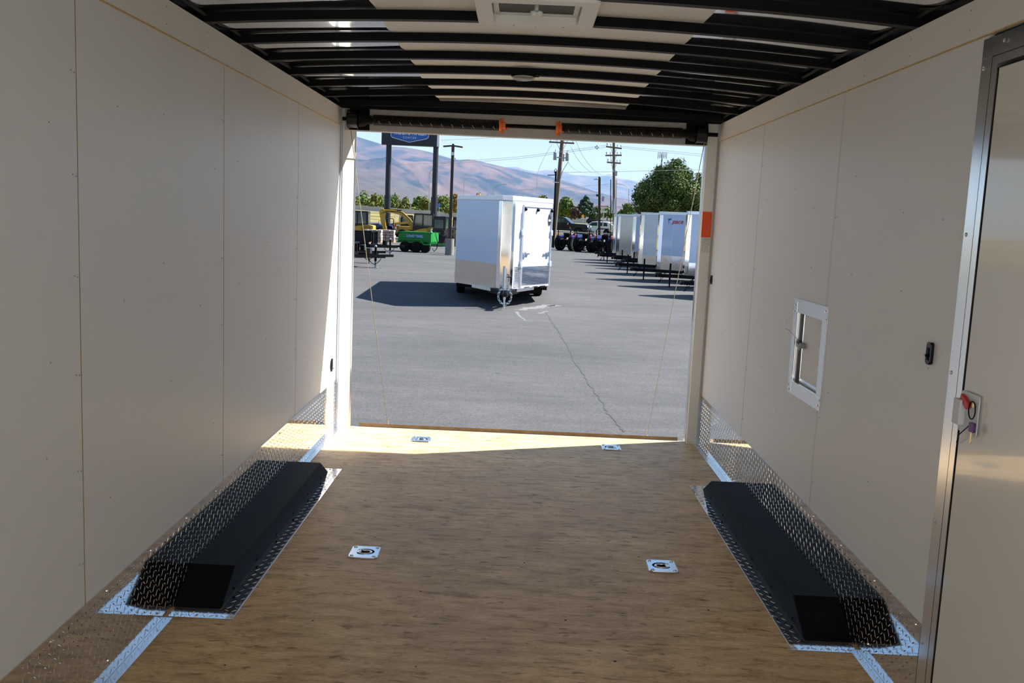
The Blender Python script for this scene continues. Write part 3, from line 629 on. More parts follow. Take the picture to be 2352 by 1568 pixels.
decal(P_).build('crack', SEAL, lot)
def ribbon(px, wfun, name, mat, th=.0012):
    b = MB(); pts = [atz(u, v, ZG) for u, v in px]; fine = []
    for i in range(len(pts)-1):
        for q in range(6): fine.append(pts[i].lerp(pts[i+1], q/6))
    fine.append(pts[-1]); V = []
    for i, p in enumerate(fine):
        d = (fine[min(i+1, len(fine)-1)]-fine[max(i-1, 0)]).normalized(); nn = Vector((-d.y, d.x, 0)); w_ = wfun(i/(len(fine)-1))*rr.uniform(.55, 1.2)
        a_, c_ = p+nn*w_, p-nn*w_*rr.uniform(.5, 1.1); V += [(a_.x, a_.y, ZG+th), (c_.x, c_.y, ZG+th)]
    return b.add(V, [(2*i, 2*i+1, 2*i+3, 2*i+2) for i in range(len(fine)-1)])
t = thing('chalk_mark', 'white powder streak on the asphalt before the big white trailer', 'mark', (0, 0, 0))
ribbon([(1196, 712), (1215, 708), (1240, 706), (1262, 701), (1279, 703)], lambda f: .16+.10*f, 'streak', PAINTW).build('wide_streak', PAINTW, t)
ribbon([(1186, 715), (1190, 722), (1196, 728), (1204, 733), (1206, 736), (1214, 737), (1232, 739)], lambda f: .045*(1-.8*f), 'streak', PAINTW).build('thin_streak', PAINTW, t)
ribbon([(1238, 720), (1250, 717), (1258, 714)], lambda f: .05, 'streak', PAINTW).build('thin_streak', PAINTW, t)
sw = struct('wall_rear', 'white shop wall behind the camera')  # unseen wall with coping and door, added to brighten the interior
MB().box(-14, 12, -6.4, -6, ZG, 4.6).build('block_wall', M('white_block', (0.80, 0.785, 0.74), 0.85, var=0.05, scale=2, bump=0.2), sw)
MB().box(-14.2, 12.2, -6.5, -5.85, 4.6, 4.75).build('coping', TRIMS, sw)
MB().box(4, 8, -6.0, -5.96, ZG, 3.2).build('roll_door', TRIMS, sw)
# ---- cargo trailers
def wheel(bm_t, bm_r, c, r, w_, axis=(1, 0, 0)):
    a = Vector(axis)
    bm_t.lathe(Vector(c)-a*w_/2, axis, [(0, r*.62), (0, r*.93), (w_*.18, r), (w_*.82, r), (w_, r*.93), (w_, r*.62)], 24)
    bm_r.lathe(Vector(c)-a*(w_/2+.004), axis, [(0, r*.15), (.01, r*.2), (.012, r*.55), (.0, r*.60), (w_+.008, r*.60), (w_-.004, r*.55), (w_-.002, r*.2), (w_+.01, r*.15)], 20)
def add_wheel(parent, c, r, w_, axis=(1, 0, 0), name='wheel', rim=RIM):
    a, b = MB(), MB(); wheel(a, b, c, r, w_, axis); o = a.build(name, TIRE, parent, smooth=30); b.build('wheel_rim', rim, o, smooth=30); return o
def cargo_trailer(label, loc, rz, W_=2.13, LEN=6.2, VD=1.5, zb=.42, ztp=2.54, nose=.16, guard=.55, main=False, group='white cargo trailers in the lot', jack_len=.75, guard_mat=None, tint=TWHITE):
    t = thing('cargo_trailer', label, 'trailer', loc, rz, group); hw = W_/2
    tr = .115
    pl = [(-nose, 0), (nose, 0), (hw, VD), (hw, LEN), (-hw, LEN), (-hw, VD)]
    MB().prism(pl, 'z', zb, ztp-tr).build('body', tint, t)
    ins = [(x*1.006, y-.006 if y < 1 else y) for x, y in pl]
    MB().prism(ins, 'z', ztp-tr, ztp).build('roof_trim', TRIMS, t, bevel=.012)
    def face(s, f0, f1, z0, z1, dz=.004):                               # strip on the slanted nose face
        p0, p1 = Vector((s*nose, 0)), Vector((s*hw, VD)); d = (p1-p0); nn = Vector((s*d.y*s, -d.x*s)).normalized(); nn = Vector((d.y*s, -d.x*s)).normalized()
        nn = Vector((s*abs(d.y), -abs(d.x))).normalized()
        q0, q1 = p0+d*f0, p0+d*f1; b = MB(); V = []
        for q in (q0, q1):
            for o_ in (0, dz):
                for z in (z0, z1): V.append((q.x+nn.x*o_, q.y+nn.y*o_, z))
        return b.add(V, [(0, 1, 3, 2), (4, 6, 7, 5), (0, 4, 5, 1), (2, 3, 7, 6), (0, 2, 6, 4), (1, 5, 7, 3)]), nn, p0, d
    nc = MB(); k = nose+.075*(hw-nose)
    nc.prism([(-k, .075*VD), (-nose-.006, -.012), (nose+.006, -.012), (k, .075*VD), (k-.01, .09*VD), (-k+.01, .09*VD)], 'z', zb-.01, ztp-tr-.005)
    nc.build('nose_cap', CHROME, t, bevel=.02 if main else 0)
    gm = guard_mat or M('wavy_guard', (0.62, 0.60, 0.58), .10, 1.0, var=.1, bump=.25, bscale=2.2)
    face(-1, .08, 1.0, zb-.01, zb+guard)[0].build('stone_guard', gm, t)
    MB().box(-hw-.006, -hw+.01, VD, VD+.02, zb, ztp-tr).build('corner_trim', TRIMS, t); MB().box(hw-.01, hw+.006, VD, VD+.02, zb, ztp-tr).build('corner_trim', TRIMS, t)
    if not main:
        face(1, .08, 1.0, zb-.01, zb+guard)[0].build('stone_guard', gm, t)
        b, nn, p0, d = face(1, .30, .304, zb+guard, ztp-tr, .003); b.build('panel_joint', TRIMS, t)
        b = MB()
        for z in np.arange(zb+guard, ztp-tr, .075):
            for f in (.985, .10):
                q = p0+d*f; b.sphere((q.x+nn.x*.004, q.y+nn.y*.004, z), .012, 5, 3)
        b.build('rivet', TRIMS, t, kind='stuff')
    # chassis, tongue, jack, coupler
    MB().box(-hw+.04, hw-.04, VD+.1, LEN-.05, zb-.12, zb).build('chassis', BLACK, t)
    xo = .34 if main else .75; yo = .35 if main else 1.0
    b = MB(); b.bar((-xo, yo, zb-.06), (0, -.62, zb-.06), .06, .11); b.bar((xo, yo, zb-.06), (0, -.62, zb-.06), .06, .11); b.bar((0, .3, zb-.06), (0, -.85, zb-.06), .08, .10)
    b.build('tongue', BLACK, t)
    b = MB(); b.lathe((0, -.92, zb-.05), (0, 0, 1), [(-.06, .05), (0, .06), (.05, .05), (.07, .02)], 12); b.bar((0, -.72, zb+.01), (0, -.93, zb+.01), .07, .05); b.build('coupler', BLACKG, t)
    j = MB().cyl((0, -.45, zb+.50 if main else zb+.36), (0, -.45, zb-.20), .032, n=12).build('jack_tube', ZINC if main else BLACK, t)
    MB().cyl((0, -.45, zb-.2), (0, -.45, .012), .024, n=10).build('jack_leg', ZINC if main else BLACK, j)
    MB().box(-.06, .06, -.51, -.39, 0, .015).build('jack_foot', ZINC if main else BLACK, j)
    b = MB(); b.cyl((0, -.45, zb+.30), (.12, -.45, zb+.30), .01, n=8); b.cyl((.12, -.45, zb+.30), (.12, -.45, zb+.14), .009, n=8); b.build('jack_crank', BLACK, j)
    for sg in (-1, 1):
        ch = MB()
        for i in range(11):
            f = i/10; q_a = R(70-150*f); c = Vector((sg*.145*math.cos(q_a), -.60-.22*f, zb-.11+.17*math.sin(q_a)))
            ch.tube([c+Vector((.018*math.cos(a_), .018*math.sin(a_)*(i % 2), .026*math.sin(a_)*((i+1) % 2)+.01*math.sin(a_))) for a_ in np.linspace(0, 2*math.pi, 7)[:-1]], .006, 4, True)
        ch.build('safety_chain', ZINC if main else BLACK, t, kind='stuff')
    for sg in (-1, 1):
        for yy in (LEN*.50, LEN*.50+.85): add_wheel(t, (sg*(hw-.13), yy, .36), .36, .21)
        MB().box(min(sg*hw, sg*(hw+.05)), max(sg*hw, sg*(hw+.05)), LEN*.5-.45, LEN*.5+1.3, zb+.0, zb+.28).build('fender', CHROME, t, bevel=.03)
    return t, face
m_pos = atz(1160, 712, ZG)
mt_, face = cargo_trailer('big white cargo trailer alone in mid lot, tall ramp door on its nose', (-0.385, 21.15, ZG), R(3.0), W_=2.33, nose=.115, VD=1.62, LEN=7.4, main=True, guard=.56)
# main trailer: door on the right nose face
zb = .42
b, nn, p0, d = face(1, .10, .995, zb-.01, zb+.52, .006); b.build('ribbed_guard', TRIMS, mt_)
b = MB()
for i in range(15):
    z = zb+.03+i*.033
    q0, q1 = p0+d*.11, p0+d*.985
    b.bar((q0.x+nn.x*.008, q0.y+nn.y*.008, z), (q1.x+nn.x*.008, q1.y+nn.y*.008, z), .012, .016)
b.build('guard_rib', CHROME, mt_, kind='stuff')
def fpt(f, z, o_=.012): q = p0+d*f; return (q.x+nn.x*o_, q.y+nn.y*o_, z)
dl = face(1, .26, .985, zb+.02, 2.33, .010)[0].build('nose_door', TWHITE, mt_)
b = MB()
for a_, c_ in (((.255, zb+.01), (.255, 2.34)), ((.975, zb+.01), (.975, 2.34)), ((.255, 2.335), (.985, 2.335)), ((.255, zb+.03), (.985, zb+.03))): b.bar(fpt(*a_), fpt(*c_), .03, .045)
b.build('door_frame', TRIMS, dl)
b = MB()
for i in range(14):
    z = zb+.06+i*.033; b.bar(fpt(.28, z, .016), fpt(.96, z, .016), .012, .016)
b.build('door_rib', CHROME, dl, kind='stuff')
for f in (.235, .97):
    MB().tube([fpt(f, zb+.0, .03), fpt(f, 2.2, .03)], .013, 8).build('cam_bar', TRIMS, dl)
    for z in (zb+.55, 1.72): MB().obox(fpt(f, z, .03), (.07, .05, .13), (0, 0, math.atan2(d.y, d.x))).build('cam_bracket', TRIMS, dl)
for f, s in ((.31, 1), (.90, -1)):
    b = MB(); b.bar(fpt(f-.02, 1.22, .03), fpt(f+.10*s, 1.22, .04), .03, .035); b.obox(fpt(f, 1.20, .03), (.09, .03, .12), (0, 0, math.atan2(d.y, d.x))); b.build('door_latch', ZINC, dl)
for f in (.40, .60, .80): MB().bar(fpt(f-.06, zb+.0, .03), fpt(f+.06, zb+.0, .03), .03, .04).build('door_hinge', BLACK, dl)
for f in (.29, .60, .96): MB().sphere(fpt(f, 2.255, .03), .042, 10, 8).build('marker_lamp', BLACK, dl)
b = MB(); c_ = fpt(.915, 2.03, .012); b.lathe(c_, (nn.x, nn.y, 0), [(0, .10), (.004, .10)], 24)
for i_, v_ in enumerate(b.V): b.V[i_] = (c_[0]+(v_[0]-c_[0])*.72, c_[1]+(v_[1]-c_[1])*.72, c_[2]+(v_[2]-c_[2])*1.45)
em = b.build('oval_badge', NAVY, dl); MB().bar(fpt(.885, 2.02, .019), fpt(.945, 2.02, .019), .004, .05).build('badge_band', TWHITE, em)
for s in (-1, 1): MB().bar((s*.14, -.05, zb-.05), (s*.72, .85, zb-.02), .05, .07).build('step_bar', ZINC, mt_)
MB().box(.55, .95, 1.5, 1.6, .24, .32).build('stabiliser', BLACK, mt_)
MB().cyl((-1.03, 1.645, 2.43), (-1.0, 1.61, 2.43), .03, n=8).build('marker_lamp', BLACK, mt_)
# trailer row on the right, noses towards the aisle
row = [((5.68, 27.4), 'white cargo trailer hidden behind the right jamb, showing only its shadow', 6.0, .55, TWHITE),
       ((5.45, 31.1), 'white cargo trailer nearest in the row, half hidden by the right jamb', 6.0, .42, TWHITE),
       ((5.02, 34.5), 'white cargo trailer with red and black lettering on its nose', 6.0, .52, TWHITE),
       ((4.86, 38.5), 'silver grey cargo trailer behind the one with red lettering', 6.0, .34, M('silver_trailer_skin', (0.62, 0.64, 0.66), .2, var=.03, coat=.4)),
       ((5.6, 42.6), 'narrow glimpse of a cargo trailer between the silver one and the last pair', 6.0, .30, TWHITE),
       ((5.35, 45.3), 'second from last trailer of the right hand row, mostly hidden', 6.0, .30, TWHITE),
       ((4.92, 48.4), 'far cargo trailer with a bright grey nose panel beside the tractors', 5.6, .22, TWHITE),
       ((5.04, 51.8), 'last cargo trailer at the far end of the row', 5.6, .22, TWHITE)]
ROW = []
for (x, y), lab, LEN, g, tint in row:
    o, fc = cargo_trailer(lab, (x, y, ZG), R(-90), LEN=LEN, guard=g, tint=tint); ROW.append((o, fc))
o, fc = ROW[2]
_, nn2, p2, d2 = fc(1, 0, 1, .5, .6)
def on_face(f, z, o_=.008): q = p2+d2*f; return (q.x+nn2.x*o_, q.y+nn2.y*o_, z)
ang = math.atan2(d2.y, d2.x)
text('pace', .23, RED, o, 'lettering', on_face(.40, 2.19), (R(90), 0, ang), .003, bold=.003, shear=.3)
lg = MB(); lg.bar(on_face(.20, 2.12, .008), on_face(.20, 2.26, .008), .004, .05); lg.bar(on_face(.185, 2.26, .008), on_face(.26, 2.28, .008), .004, .05); lg.build('logo_mark', SBLUE, o)
o, fc = ROW[6]
MB().prism([(p[0], p[1]) for p in [on_face(.08, 0, .004)[:2], on_face(.72, 0, .004)[:2], on_face(.72, 0, .008)[:2], on_face(.08, 0, .008)[:2]]], 'z', .66, 2.41).build('nose_panel', M('bright_grey_panel', (.55, .55, .55), .15, .8, var=.05, bump=.06, bscale=3), o)
MB().lathe(on_face(.86, 1.95, .01), (nn2.x, nn2.y, 0), [(0, .17), (.02, .17)], 20).build('round_vent', BLACK, o)
MB().bar(on_face(.48, 2.22, .012), on_face(.70, 2.22, .012), .006, .17).build('name_plate', TWHITE, o)
o, fc = ROW[3]
MB().lathe(on_face(.90, 2.15, .01), (nn2.x, nn2.y, 0), [(0, .14), (.02, .14)], 20).build('round_vent', BLACK, o)
# ---- black utility trailers, tongues to the right, at the left edge
def utility_trailer(label, foot, tip, hgt, tape, wood=False):
    jx, jy = foot; t = thing('utility_trailer', label, 'trailer', (jx, jy, ZG), R(tip), 'black utility trailers')
    MB().bar((-.55, .9, .44), (.62, .05, .44), .07, .12).build('tongue_bar', BLACK, t); MB().bar((-.55, -.9, .44), (.62, -.05, .44), .07, .12).build('tongue_bar', BLACK, t)
    MB().bar((.4, 0, .46), (.95, 0, .48), .09, .10).build('coupler', BLACKG, t)
    MB().box(-.12, .05, .1, .55, .50, .72).build('tongue_box', BLACKG, t, bevel=.01)
    j = MB().cyl((.28, -.02, .76), (.28, -.02, .25), .045, n=12).build('jack_tube', BLACK, t); MB().cyl((.28, -.02, .26), (.28, -.02, .015), .032, n=10).build('jack_leg', GALV, j)
    MB().box(.18, .38, -.12, .08, 0, .02).build('jack_foot', GALV, j); MB().sphere((.28, -.02, .80), .05, 10, 6).build('jack_cap', GALV, j)
    MB().tube([(.0+.5*f, -.1, .36-.22*math.sin(math.pi*f)) for f in np.linspace(0, 1, 9)], .014, 6).build('safety_chain', BLACK, t)
    MB().box(-4.6, -.5, -1.0, -.92, .38, .52).build('frame_rail', BLACK, t); MB().box(-4.6, -.5, .92, 1.0, .38, .52).build('frame_rail', BLACK, t); MB().box(-.6, -.5, -1.0, 1.0, .38, .52).build('frame_rail', BLACK, t)
    MB().box(-4.6, -.52, -.95, .95, .50, .56).build('deck', BLACK, t)
    for s in (-1, 1): MB().box(-4.6, -.55, s*.95-.03, s*.95+.03, .56, .56+hgt).build('side_panel', BLACKG, t)
    MB().box(-.60, -.55, -.95, .95, .56, .56+hgt).build('front_panel', BLACKG, t)
    for y in (-.97, -.45, .45, .97): MB().box(-.56, -.50, y-.04, y+.04, .5, .60+hgt).build('stake', BLACK, t)
    MB().box(-4.6, -.50, -1.0, -.9, .56+hgt, .62+hgt).build('top_rail', BLACK, t); MB().box(-.6, -.50, -1.0, 1.0, .56+hgt, .62+hgt).build('top_rail', BLACK, t)
    if tape:
        for i in range(5): MB().box(-.48-.36*i, -.30-.36*i, -1.006, -1.0, .40, .46).build('reflector', TAILR if i % 2 == 0 else SWHITE, t)
    for yy in (-1.12, 1.12):
        for xx in (-2.4, -3.2): add_wheel(t, (xx, yy, .36), .36, .2, (0, 1, 0))
    MB().sphere((-.52, -1.0, .64), .03, 8, 6).build('marker_lamp', LAMPR, t)
    return t
utility_trailer('black utility trailer with red and white tape along its rail, nearest of three', (-5.72, 34.4), 0, .30, True)
utility_trailer('black utility trailer just behind the taped one, its jack tallest', (-6.45, 37.4), 0, .42, False)
utility_trailer('black utility trailer beside the green dump trailer', (-6.75, 45.4), 0, .55, False)
t = thing('lumber_pack', 'pale lumber pack on the taped utility trailer', 'lumber', (-7.25, 34.4, ZG+.562))
for i in range(3):
    for k in range(4): MB().box(-.75, .75, -.5+k*.25, -.26+k*.25, .21+i*.13, .33+i*.13).build('plank', LUMB, t)
MB().box(-.7, .7, -.45, .45, 0, .2).build('crate_base', BLACK, t)
# ---- green dump trailer
gx = at(960, 560, 51)
t = thing('dump_trailer', 'green dump trailer with black tandem wheels', 'trailer', (gx.x, 51.4, ZG), R(-12))
MB().prism([(-.98, .50), (.86, .50), (.92, .62), (.92, 1.10), (-.80, 1.12), (-.96, .92)], 'y', -.70, .70).build('bed', GRN, t)
MB().box(-.98, .98, -.73, -.70, 1.05, 1.12).build('bed_rail', GRN, t); MB().box(-.98, .98, .70, .73, 1.05, 1.12).build('bed_rail', GRN, t)
MB().prism([(-.98, .58), (-.80, .72), (.40, .72), (.60, .50), (.92, .50), (.92, .42), (.54, .42), (.36, .66), (-.78, .66), (-.98, .50)], 'y', -.86, -.70).build('fender', GRN, t)
MB().box(.86, .93, -.74, -.66, .42, 1.1).build('corner_post', GRN, t)
MB().bar((.9, 0, .46), (2.5, 0, .46), .12, .10).build('tongue', GRN, t); MB().bar((.9, -.55, .46), (2.2, -.05, .46), .08, .10).build('tongue_arm', GRN, t); MB().bar((.9, .55, .46), (2.2, .05, .46), .08, .10).build('tongue_arm', GRN, t)
MB().cyl((.80, -.3, 1.1), (.80, -.3, 1.3), .05, n=10).build('pump_canister', SWHITE, t); MB().tube([(.82, -.3, 1.25), (1.05, -.4, 1.2), (1.15, -.5, .9), (1.25, -.5, .6), (1.2, -.5, .25), (1.05, -.5, .1), (.95, -.5, .25)], .022, 6).build('hose', BLACK, t)
for xx in (-.55, .10, .62): add_wheel(t, (xx, -.74, .29), .29, .22, (0, 1, 0), rim=BLACK)
for xx in (-.55, .10): add_wheel(t, (xx, .74, .29), .29, .22, (0, 1, 0), rim=BLACK)
text('LOAD TRAIL', .17, M('lettering_lilac', (.35, .38, .75), .5), t, 'lettering', (0.0, -.722, .88), (R(90), 0, 0), .004, bold=.012)
# ---- light pole on a concrete foot
lp = at(1032, 584, 49.0)
t = thing('light_pole', 'tall bronze lot light pole on a round concrete foot', 'lamp post', (lp.x, 49.0, ZG))
MB().cyl((0, 0, 0), (0, 0, .86), .232, n=28).build('concrete_foot', CONC, t, smooth=30)
MB().box(-.16, .16, -.16, .16, .86, .89).build('base_plate', BRONZE, t); MB().box(-.075, .075, -.075, .075, .88, 5.72).build('post', BRONZE, t)
for s, rr_ in ((-1, .25), (1, .3)): MB().obox((s*.28, 0, 5.66), (.46, .26, .07), (0, .12*s, 0)).build('lamp_head', BRONZE, t, bevel=.015)
MB().obox((0, 0, 5.74), (.1, .1, .1)).build('lamp_bracket', BRONZE, t)
MB().lathe((0, -.08, 5.28), (0, -1, 0), [(0, .09), (.03, .09), (.05, .05)], 16).build('camera_dome', SWHITE, t); MB().obox((.12, -.06, 5.02), (.12, .1, .09)).build('camera_box', SWHITE, t)
# ---- machines
def cab(t, x0, x1, y0, y1, z0, z1, fr=.10, name='cab', rake=.12):
    c = MB().prism([(x0, z0), (x1, z0), (x1-.02, z1), (x0+rake, z1)], 'y', y0, y1).build(name, BLACKG, t, bevel=.03)
    z2, z3 = z0+(z1-z0)*.28, z1-.14
    MB().prism([(x0+.12+rake*.3, z2), ((x0+x1)/2-.05, z2), ((x0+x1)/2-.05, z3), (x0+.12+rake*.9, z3)], 'y', y0-.008, y0+.01).build('window_glass', GLASS, c)
    MB().prism([((x0+x1)/2+.05, z2), (x1-.12, z2), (x1-.13, z3), ((x0+x1)/2+.05, z3)], 'y', y0-.008, y0+.01).build('window_glass', GLASS, c)
    MB().box(x1-.02, x1+.008, y0+.12, y1-.12, z2, z3).build('window_glass', GLASS, c)
    MB().box(x0+rake*.3-.01, x0+rake*.3+.02, y0+.12, y1-.12, z2, z3-.1).build('window_glass', GLASS, c)
    return c
def excavator(label, loc, rz, boom=True):
    t = thing('mini_excavator', label, 'excavator', loc, rz, 'yellow mini excavators')
    for y in (-.62, .62):
        o = MB().prism([(p[0], p[1]+.28) for p in round_rect(1.0, .28, .26, 8)], 'y', y-.19, y+.19).build('track', RUBBER, t)
        for k in range(4): MB().cyl((-.66+.44*k, y-.2, .22), (-.66+.44*k, y+.2, .22), .13, n=14).build('track_roller', BLACK, o)
    MB().cyl((0, 0, .5), (0, 0, .66), .42, n=20).build('slew_ring', BLACK, t)
    h_ = MB().prism([(-.75, .64), (.98, .64), (1.08, .80), (1.08, 1.22), (.60, 1.30), (-.2, 1.10), (-.75, .86)], 'y', -.74, .74).build('upper_body', YEL, t, bevel=.06)
    for z in (.80, .92, 1.04): MB().box(.35, 1.0, -.75, -.742, z, z+.04).build('louvre', BLACK, h_)
    text('NEW HOLLAND', .10, INK, h_, 'lettering', (.62, -.752, 1.18), (R(90), 0, 0), .003)
    cab(t, -.66, .78, -.70, .25, .95, 2.42)
    MB().box(-1.5, -1.38, -.8, .8, .1, .42).build('blade', YEL, t); MB().bar((-.8, 0, .35), (-1.4, 0, .28), .5, .1).build('blade_arm', YEL, t)
    if boom:
        b = [(-.70, .95), (-1.05, 1.62), (-1.45, 2.18), (-2.0, 2.34), (-2.75, 2.40), (-2.80, 2.62), (-2.05, 2.62), (-1.35, 2.48), (-.82, 1.90), (-.42, 1.10)]
        o = MB().prism(b, 'y', .32, .55).build('boom', YEL, t, bevel=.03)
        text('NEW HOLLAND', .15, INK, o, 'lettering', (-2.02, .312, 2.47), (R(90), R(2), 0), .003, bold=.004)
        st = MB().prism([(-2.98, 2.40), (-2.86, 2.66), (-2.66, 2.70), (-2.52, 2.30), (-2.58, 1.9), (-2.44, .88), (-2.66, .82), (-2.86, 1.7)], 'y', .33, .54).build('stick', YEL, t, bevel=.03)
        MB().cyl((-1.45, .435, 2.60), (-2.72, .435, 2.66), .045, n=10).build('stick_cylinder', BLACK, t); MB().cyl((-.50, .435, .9), (-1.35, .435, 2.2), .05, n=10).build('boom_cylinder', BLACKG, t); MB().cyl((-2.80, .435, 2.2), (-2.72, .435, 1.0), .04, n=10).build('bucket_cylinder', BLACK, t)
        MB().prism([(-2.62, .9), (-2.35, .82), (-1.98, .72), (-1.90, .40), (-2.10, .22), (-2.45, .30), (-2.60, .60)], 'y', .14, .74).build('bucket', BLACK, t)
        MB().tube([(-.6, .3, 1.5), (-1.0, .28, 2.0), (-1.6, .28, 2.55), (-2.3, .3, 2.5), (-2.8, .3, 2.3)], .02, 5).build('hose', BLACK, t)
    t.scale = (1.12, 1.0, .90)
    return t
ex = at(970, 520, 71)
excavator('yellow mini excavator with its boom arched down to the left', (ex.x, 71, ZG), R(4), True)
ex2 = at(826, 520, 72)
excavator('yellow mini excavator at the left edge of the opening, boom not in view', (ex2.x, 71.5, ZG), R(-3), False)
def skid_steer(label, loc, rz, bodymat=BLACKG, lift=0.0):
    t = thing('skid_steer', label, 'loader', loc, rz, 'compact loaders')
    MB().box(-.8, .85, -.5, .5, .35, 1.05).build('body', bodymat, t, bevel=.05)
    cab(t, -.62, .5, -.46, .46, .9, 2.02, rake=.08)
    for y in (-.55, .55):
        MB().prism([(.8, 1.0), (.85, 1.35), (.2, 1.30+lift*.4), (-1.15, .75+lift), (-1.25, .35+lift), (-1.10, .35+lift), (-1.0, .62+lift), (.2, 1.12+lift*.4)], 'y', y-.06, y+.06).build('lift_arm', bodymat, t)
    for y in (-.68, .68):
        for x in (-.5, .42): add_wheel(t, (x, y, .39), .39, .28, (0, 1, 0), rim=BLACK)
    MB().prism([(-1.15, .15+lift), (-1.75, .12+lift), (-1.75, .16+lift), (-1.25, .70+lift), (-1.15, .70+lift)], 'y', -.85, .85).build('bucket', BLACK, t)
    return t
p = at(1016, 540, 64); skid_steer('black compact loader behind the light pole', (p.x, 64, ZG), R(70))
p = at(1056, 540, 71); skid_steer('yellow and black loader peeking from behind the big white trailer', (p.x, 71, ZG), R(80), YEL)
p = at(934, 480, 82); t = skid_steer('dark loader raised above the field behind the excavator boom', (p.x, 82, ZG), R(20), M('dusty_yellow', (.45, .28, .04), .6), .5); t.location.z = ZG
MB().box(-1.3, 1.3, -1.0, 1.0, .0, .02).build('track_mat', RUBBER, t)
p = at(888, 520, 78)
def tractor(label, loc, rz, group='blue tractors at the lot edge', sc=1.0):
    t = thing('tractor', label, 'tractor', loc, rz, group)       # drives towards +y, rear towards the viewer
    for s in (-1, 1):
        w_ = add_wheel(t, (s*.55, 0, .52), .52, .32, (1, 0, 0), 'rear_wheel', rim=SWHITE); b = MB()
        for k in range(20):
            a_ = 2*math.pi*k/20; b.obox((s*.55, .515*math.cos(a_), .52+.515*math.sin(a_)), (.30, .035, .05), (a_-math.pi/2, 0, 0))
        b.build('tyre_lug', TIRE, w_, kind='stuff')
        add_wheel(t, (s*.48, 1.55, .33), .33, .2, (1, 0, 0), 'front_wheel', rim=SWHITE)
        MB().prism([(-.38, .75), (-.30, 1.02), (.15, 1.10), (.50, .95), (.55, .78), (.15, .95), (-.25, .88)], 'x', min(s*.36, s*.72), max(s*.36, s*.72)).build('fender', BLU, t, bevel=.02)
        MB().sphere((s*.62, -.28, 1.16), .065, 10, 6).build('hazard_lamp', LAMPR, t); MB().box(s*.62-.06, s*.62+.06, -.34, -.30, .98, 1.08).build('tail_lamp', TAILR, t)
    MB().prism([(.55, .55), (1.95, .50), (2.0, .95), (1.75, 1.15), (.6, 1.22)], 'x', -.28, .28).build('hood', BLU, t, bevel=.05)
    MB().box(-.30, .30, -.25, .7, .40, .78).build('gearbox', BLACK, t); MB().box(-.25, .25, -.05, .40, .92, 1.0).build('seat_base', BLACK, t)
    MB().prism([(-.02, 1.0), (.42, 1.0), (.40, 1.08), (.08, 1.10), (.0, 1.26), (-.10, 1.24)], 'x', -.24, .24).build('seat', BLACK, t, bevel=.03)
    MB().tube([(-.52, -.30, .75), (-.52, -.32, 1.52), (-.42, -.32, 1.66), (.42, -.32, 1.66), (.52, -.32, 1.52), (.52, -.30, .75)], .035, 8).build('roll_bar', BLACK, t)
    MB().tube([(.18*math.cos(a_), .72+.05*math.sin(a_), 1.30+.17*math.sin(a_)) for a_ in np.linspace(0, 6.2, 12)], .015, 5).build('steering_wheel', BLACK, t)
    for s in (-1, 1): MB().bar((s*.28, -.2, .5), (s*.30, -.75, .40), .06, .08).build('hitch_arm', BLACK, t)
    MB().obox((0, -.33, .62), (.2, .05, .12)).build('hitch_plate', BLACK, t)
    return t
tractor('blue tractor far behind the excavator boom', (p.x, 78, ZG), R(60))
for (u, Y, a_), lab in (((1301, 66.0, -38), 'blue tractor nearest the big white trailer'), ((1344, 64.5, -38), 'middle blue tractor of three under the parked pickup'), ((1389, 63.5, -30), 'blue tractor with a tall roll bar beside the trailer row')):
    p = at(u, 560, Y); tractor(lab, (p.x, Y, ZG), R(a_))
# pallets of stone between the machines
for u, Y, lab in ((858, 66, 'pallet of pale stone behind the black trailers'), (888, 67.5, 'pallet of pale stone below the excavator stick')):
    p = at(u, 540, Y); t = thing('stone_pallet', lab, 'pallet', (p.x, Y, ZG), 0, 'pallets of pale stone')
    MB().box(-.6, .6, -.5, .5, 0, .12).build('pallet_base', LUMB, t); q_ = random.Random(u)
    for iz in range(4):
        for ix in range(4):
            MB().obox((-.45+.3*ix+q_.uniform(-.02, .02), q_.uniform(-.03, .03), .22+.19*iz), (.28, .9, .17), (0, 0, q_.uniform(-.06, .06))).build('stone', STONE, t, bevel=.02)
# ---- pylon sign
p0s = at(890, 420, 80); p1s = at(998, 420, 80)
t = thing('pylon_sign', 'tall dark pylon sign with a blue shield on two round posts', 'sign', ((p0s.x+p1s.x)/2, 80, ZG))
dxs = (p1s.x-p0s.x)/2; zb_ = at(942, 334, 80).z-ZG
for s in (-1, 1):
    o = MB().cyl((s*dxs, .3, 0), (s*dxs, .3, zb_+.1), .23, n=24).build('post', NAVY, t, smooth=30); MB().cyl((s*dxs, .3, 0), (s*dxs, .3, at(890, 448, 80).z-ZG), .29, n=24).build('post_sleeve', NAVY, o, smooth=30)
hwS = (at(1006, 330, 80).x-at(876, 330, 80).x)/2; cxs = (at(1006, 330, 80).x+at(876, 330, 80).x)/2-(p0s.x+p1s.x)/2
MB().box(cxs-hwS, cxs+hwS-.1, 0, .7, zb_, zb_+3.4).build('sign_cabinet', NAVY, t)
MB().box(cxs+hwS-.09, cxs+hwS+.12, .02, .68, zb_, zb_+3.4).build('sign_end', TRIMS, t)
S_ = 80/2118.16*200/2352                                                   # metres per pixel of a close-up crop
def sg(x, y): return (cxs+(x-950)*S_, zb_+(398-y)*S_)
sh = [(440, -110), (440, 165), (480, 215), (940, 322), (1400, 215), (1452, 165), (1452, -110)]
MB().prism([sg(*q) for q in sh], 'y', -.02, 0).build('shield_border', SWHITE, t)
sh2 = [(455, -96), (455, 160), (488, 202), (940, 308), (1390, 202), (1437, 160), (1437, -96)]
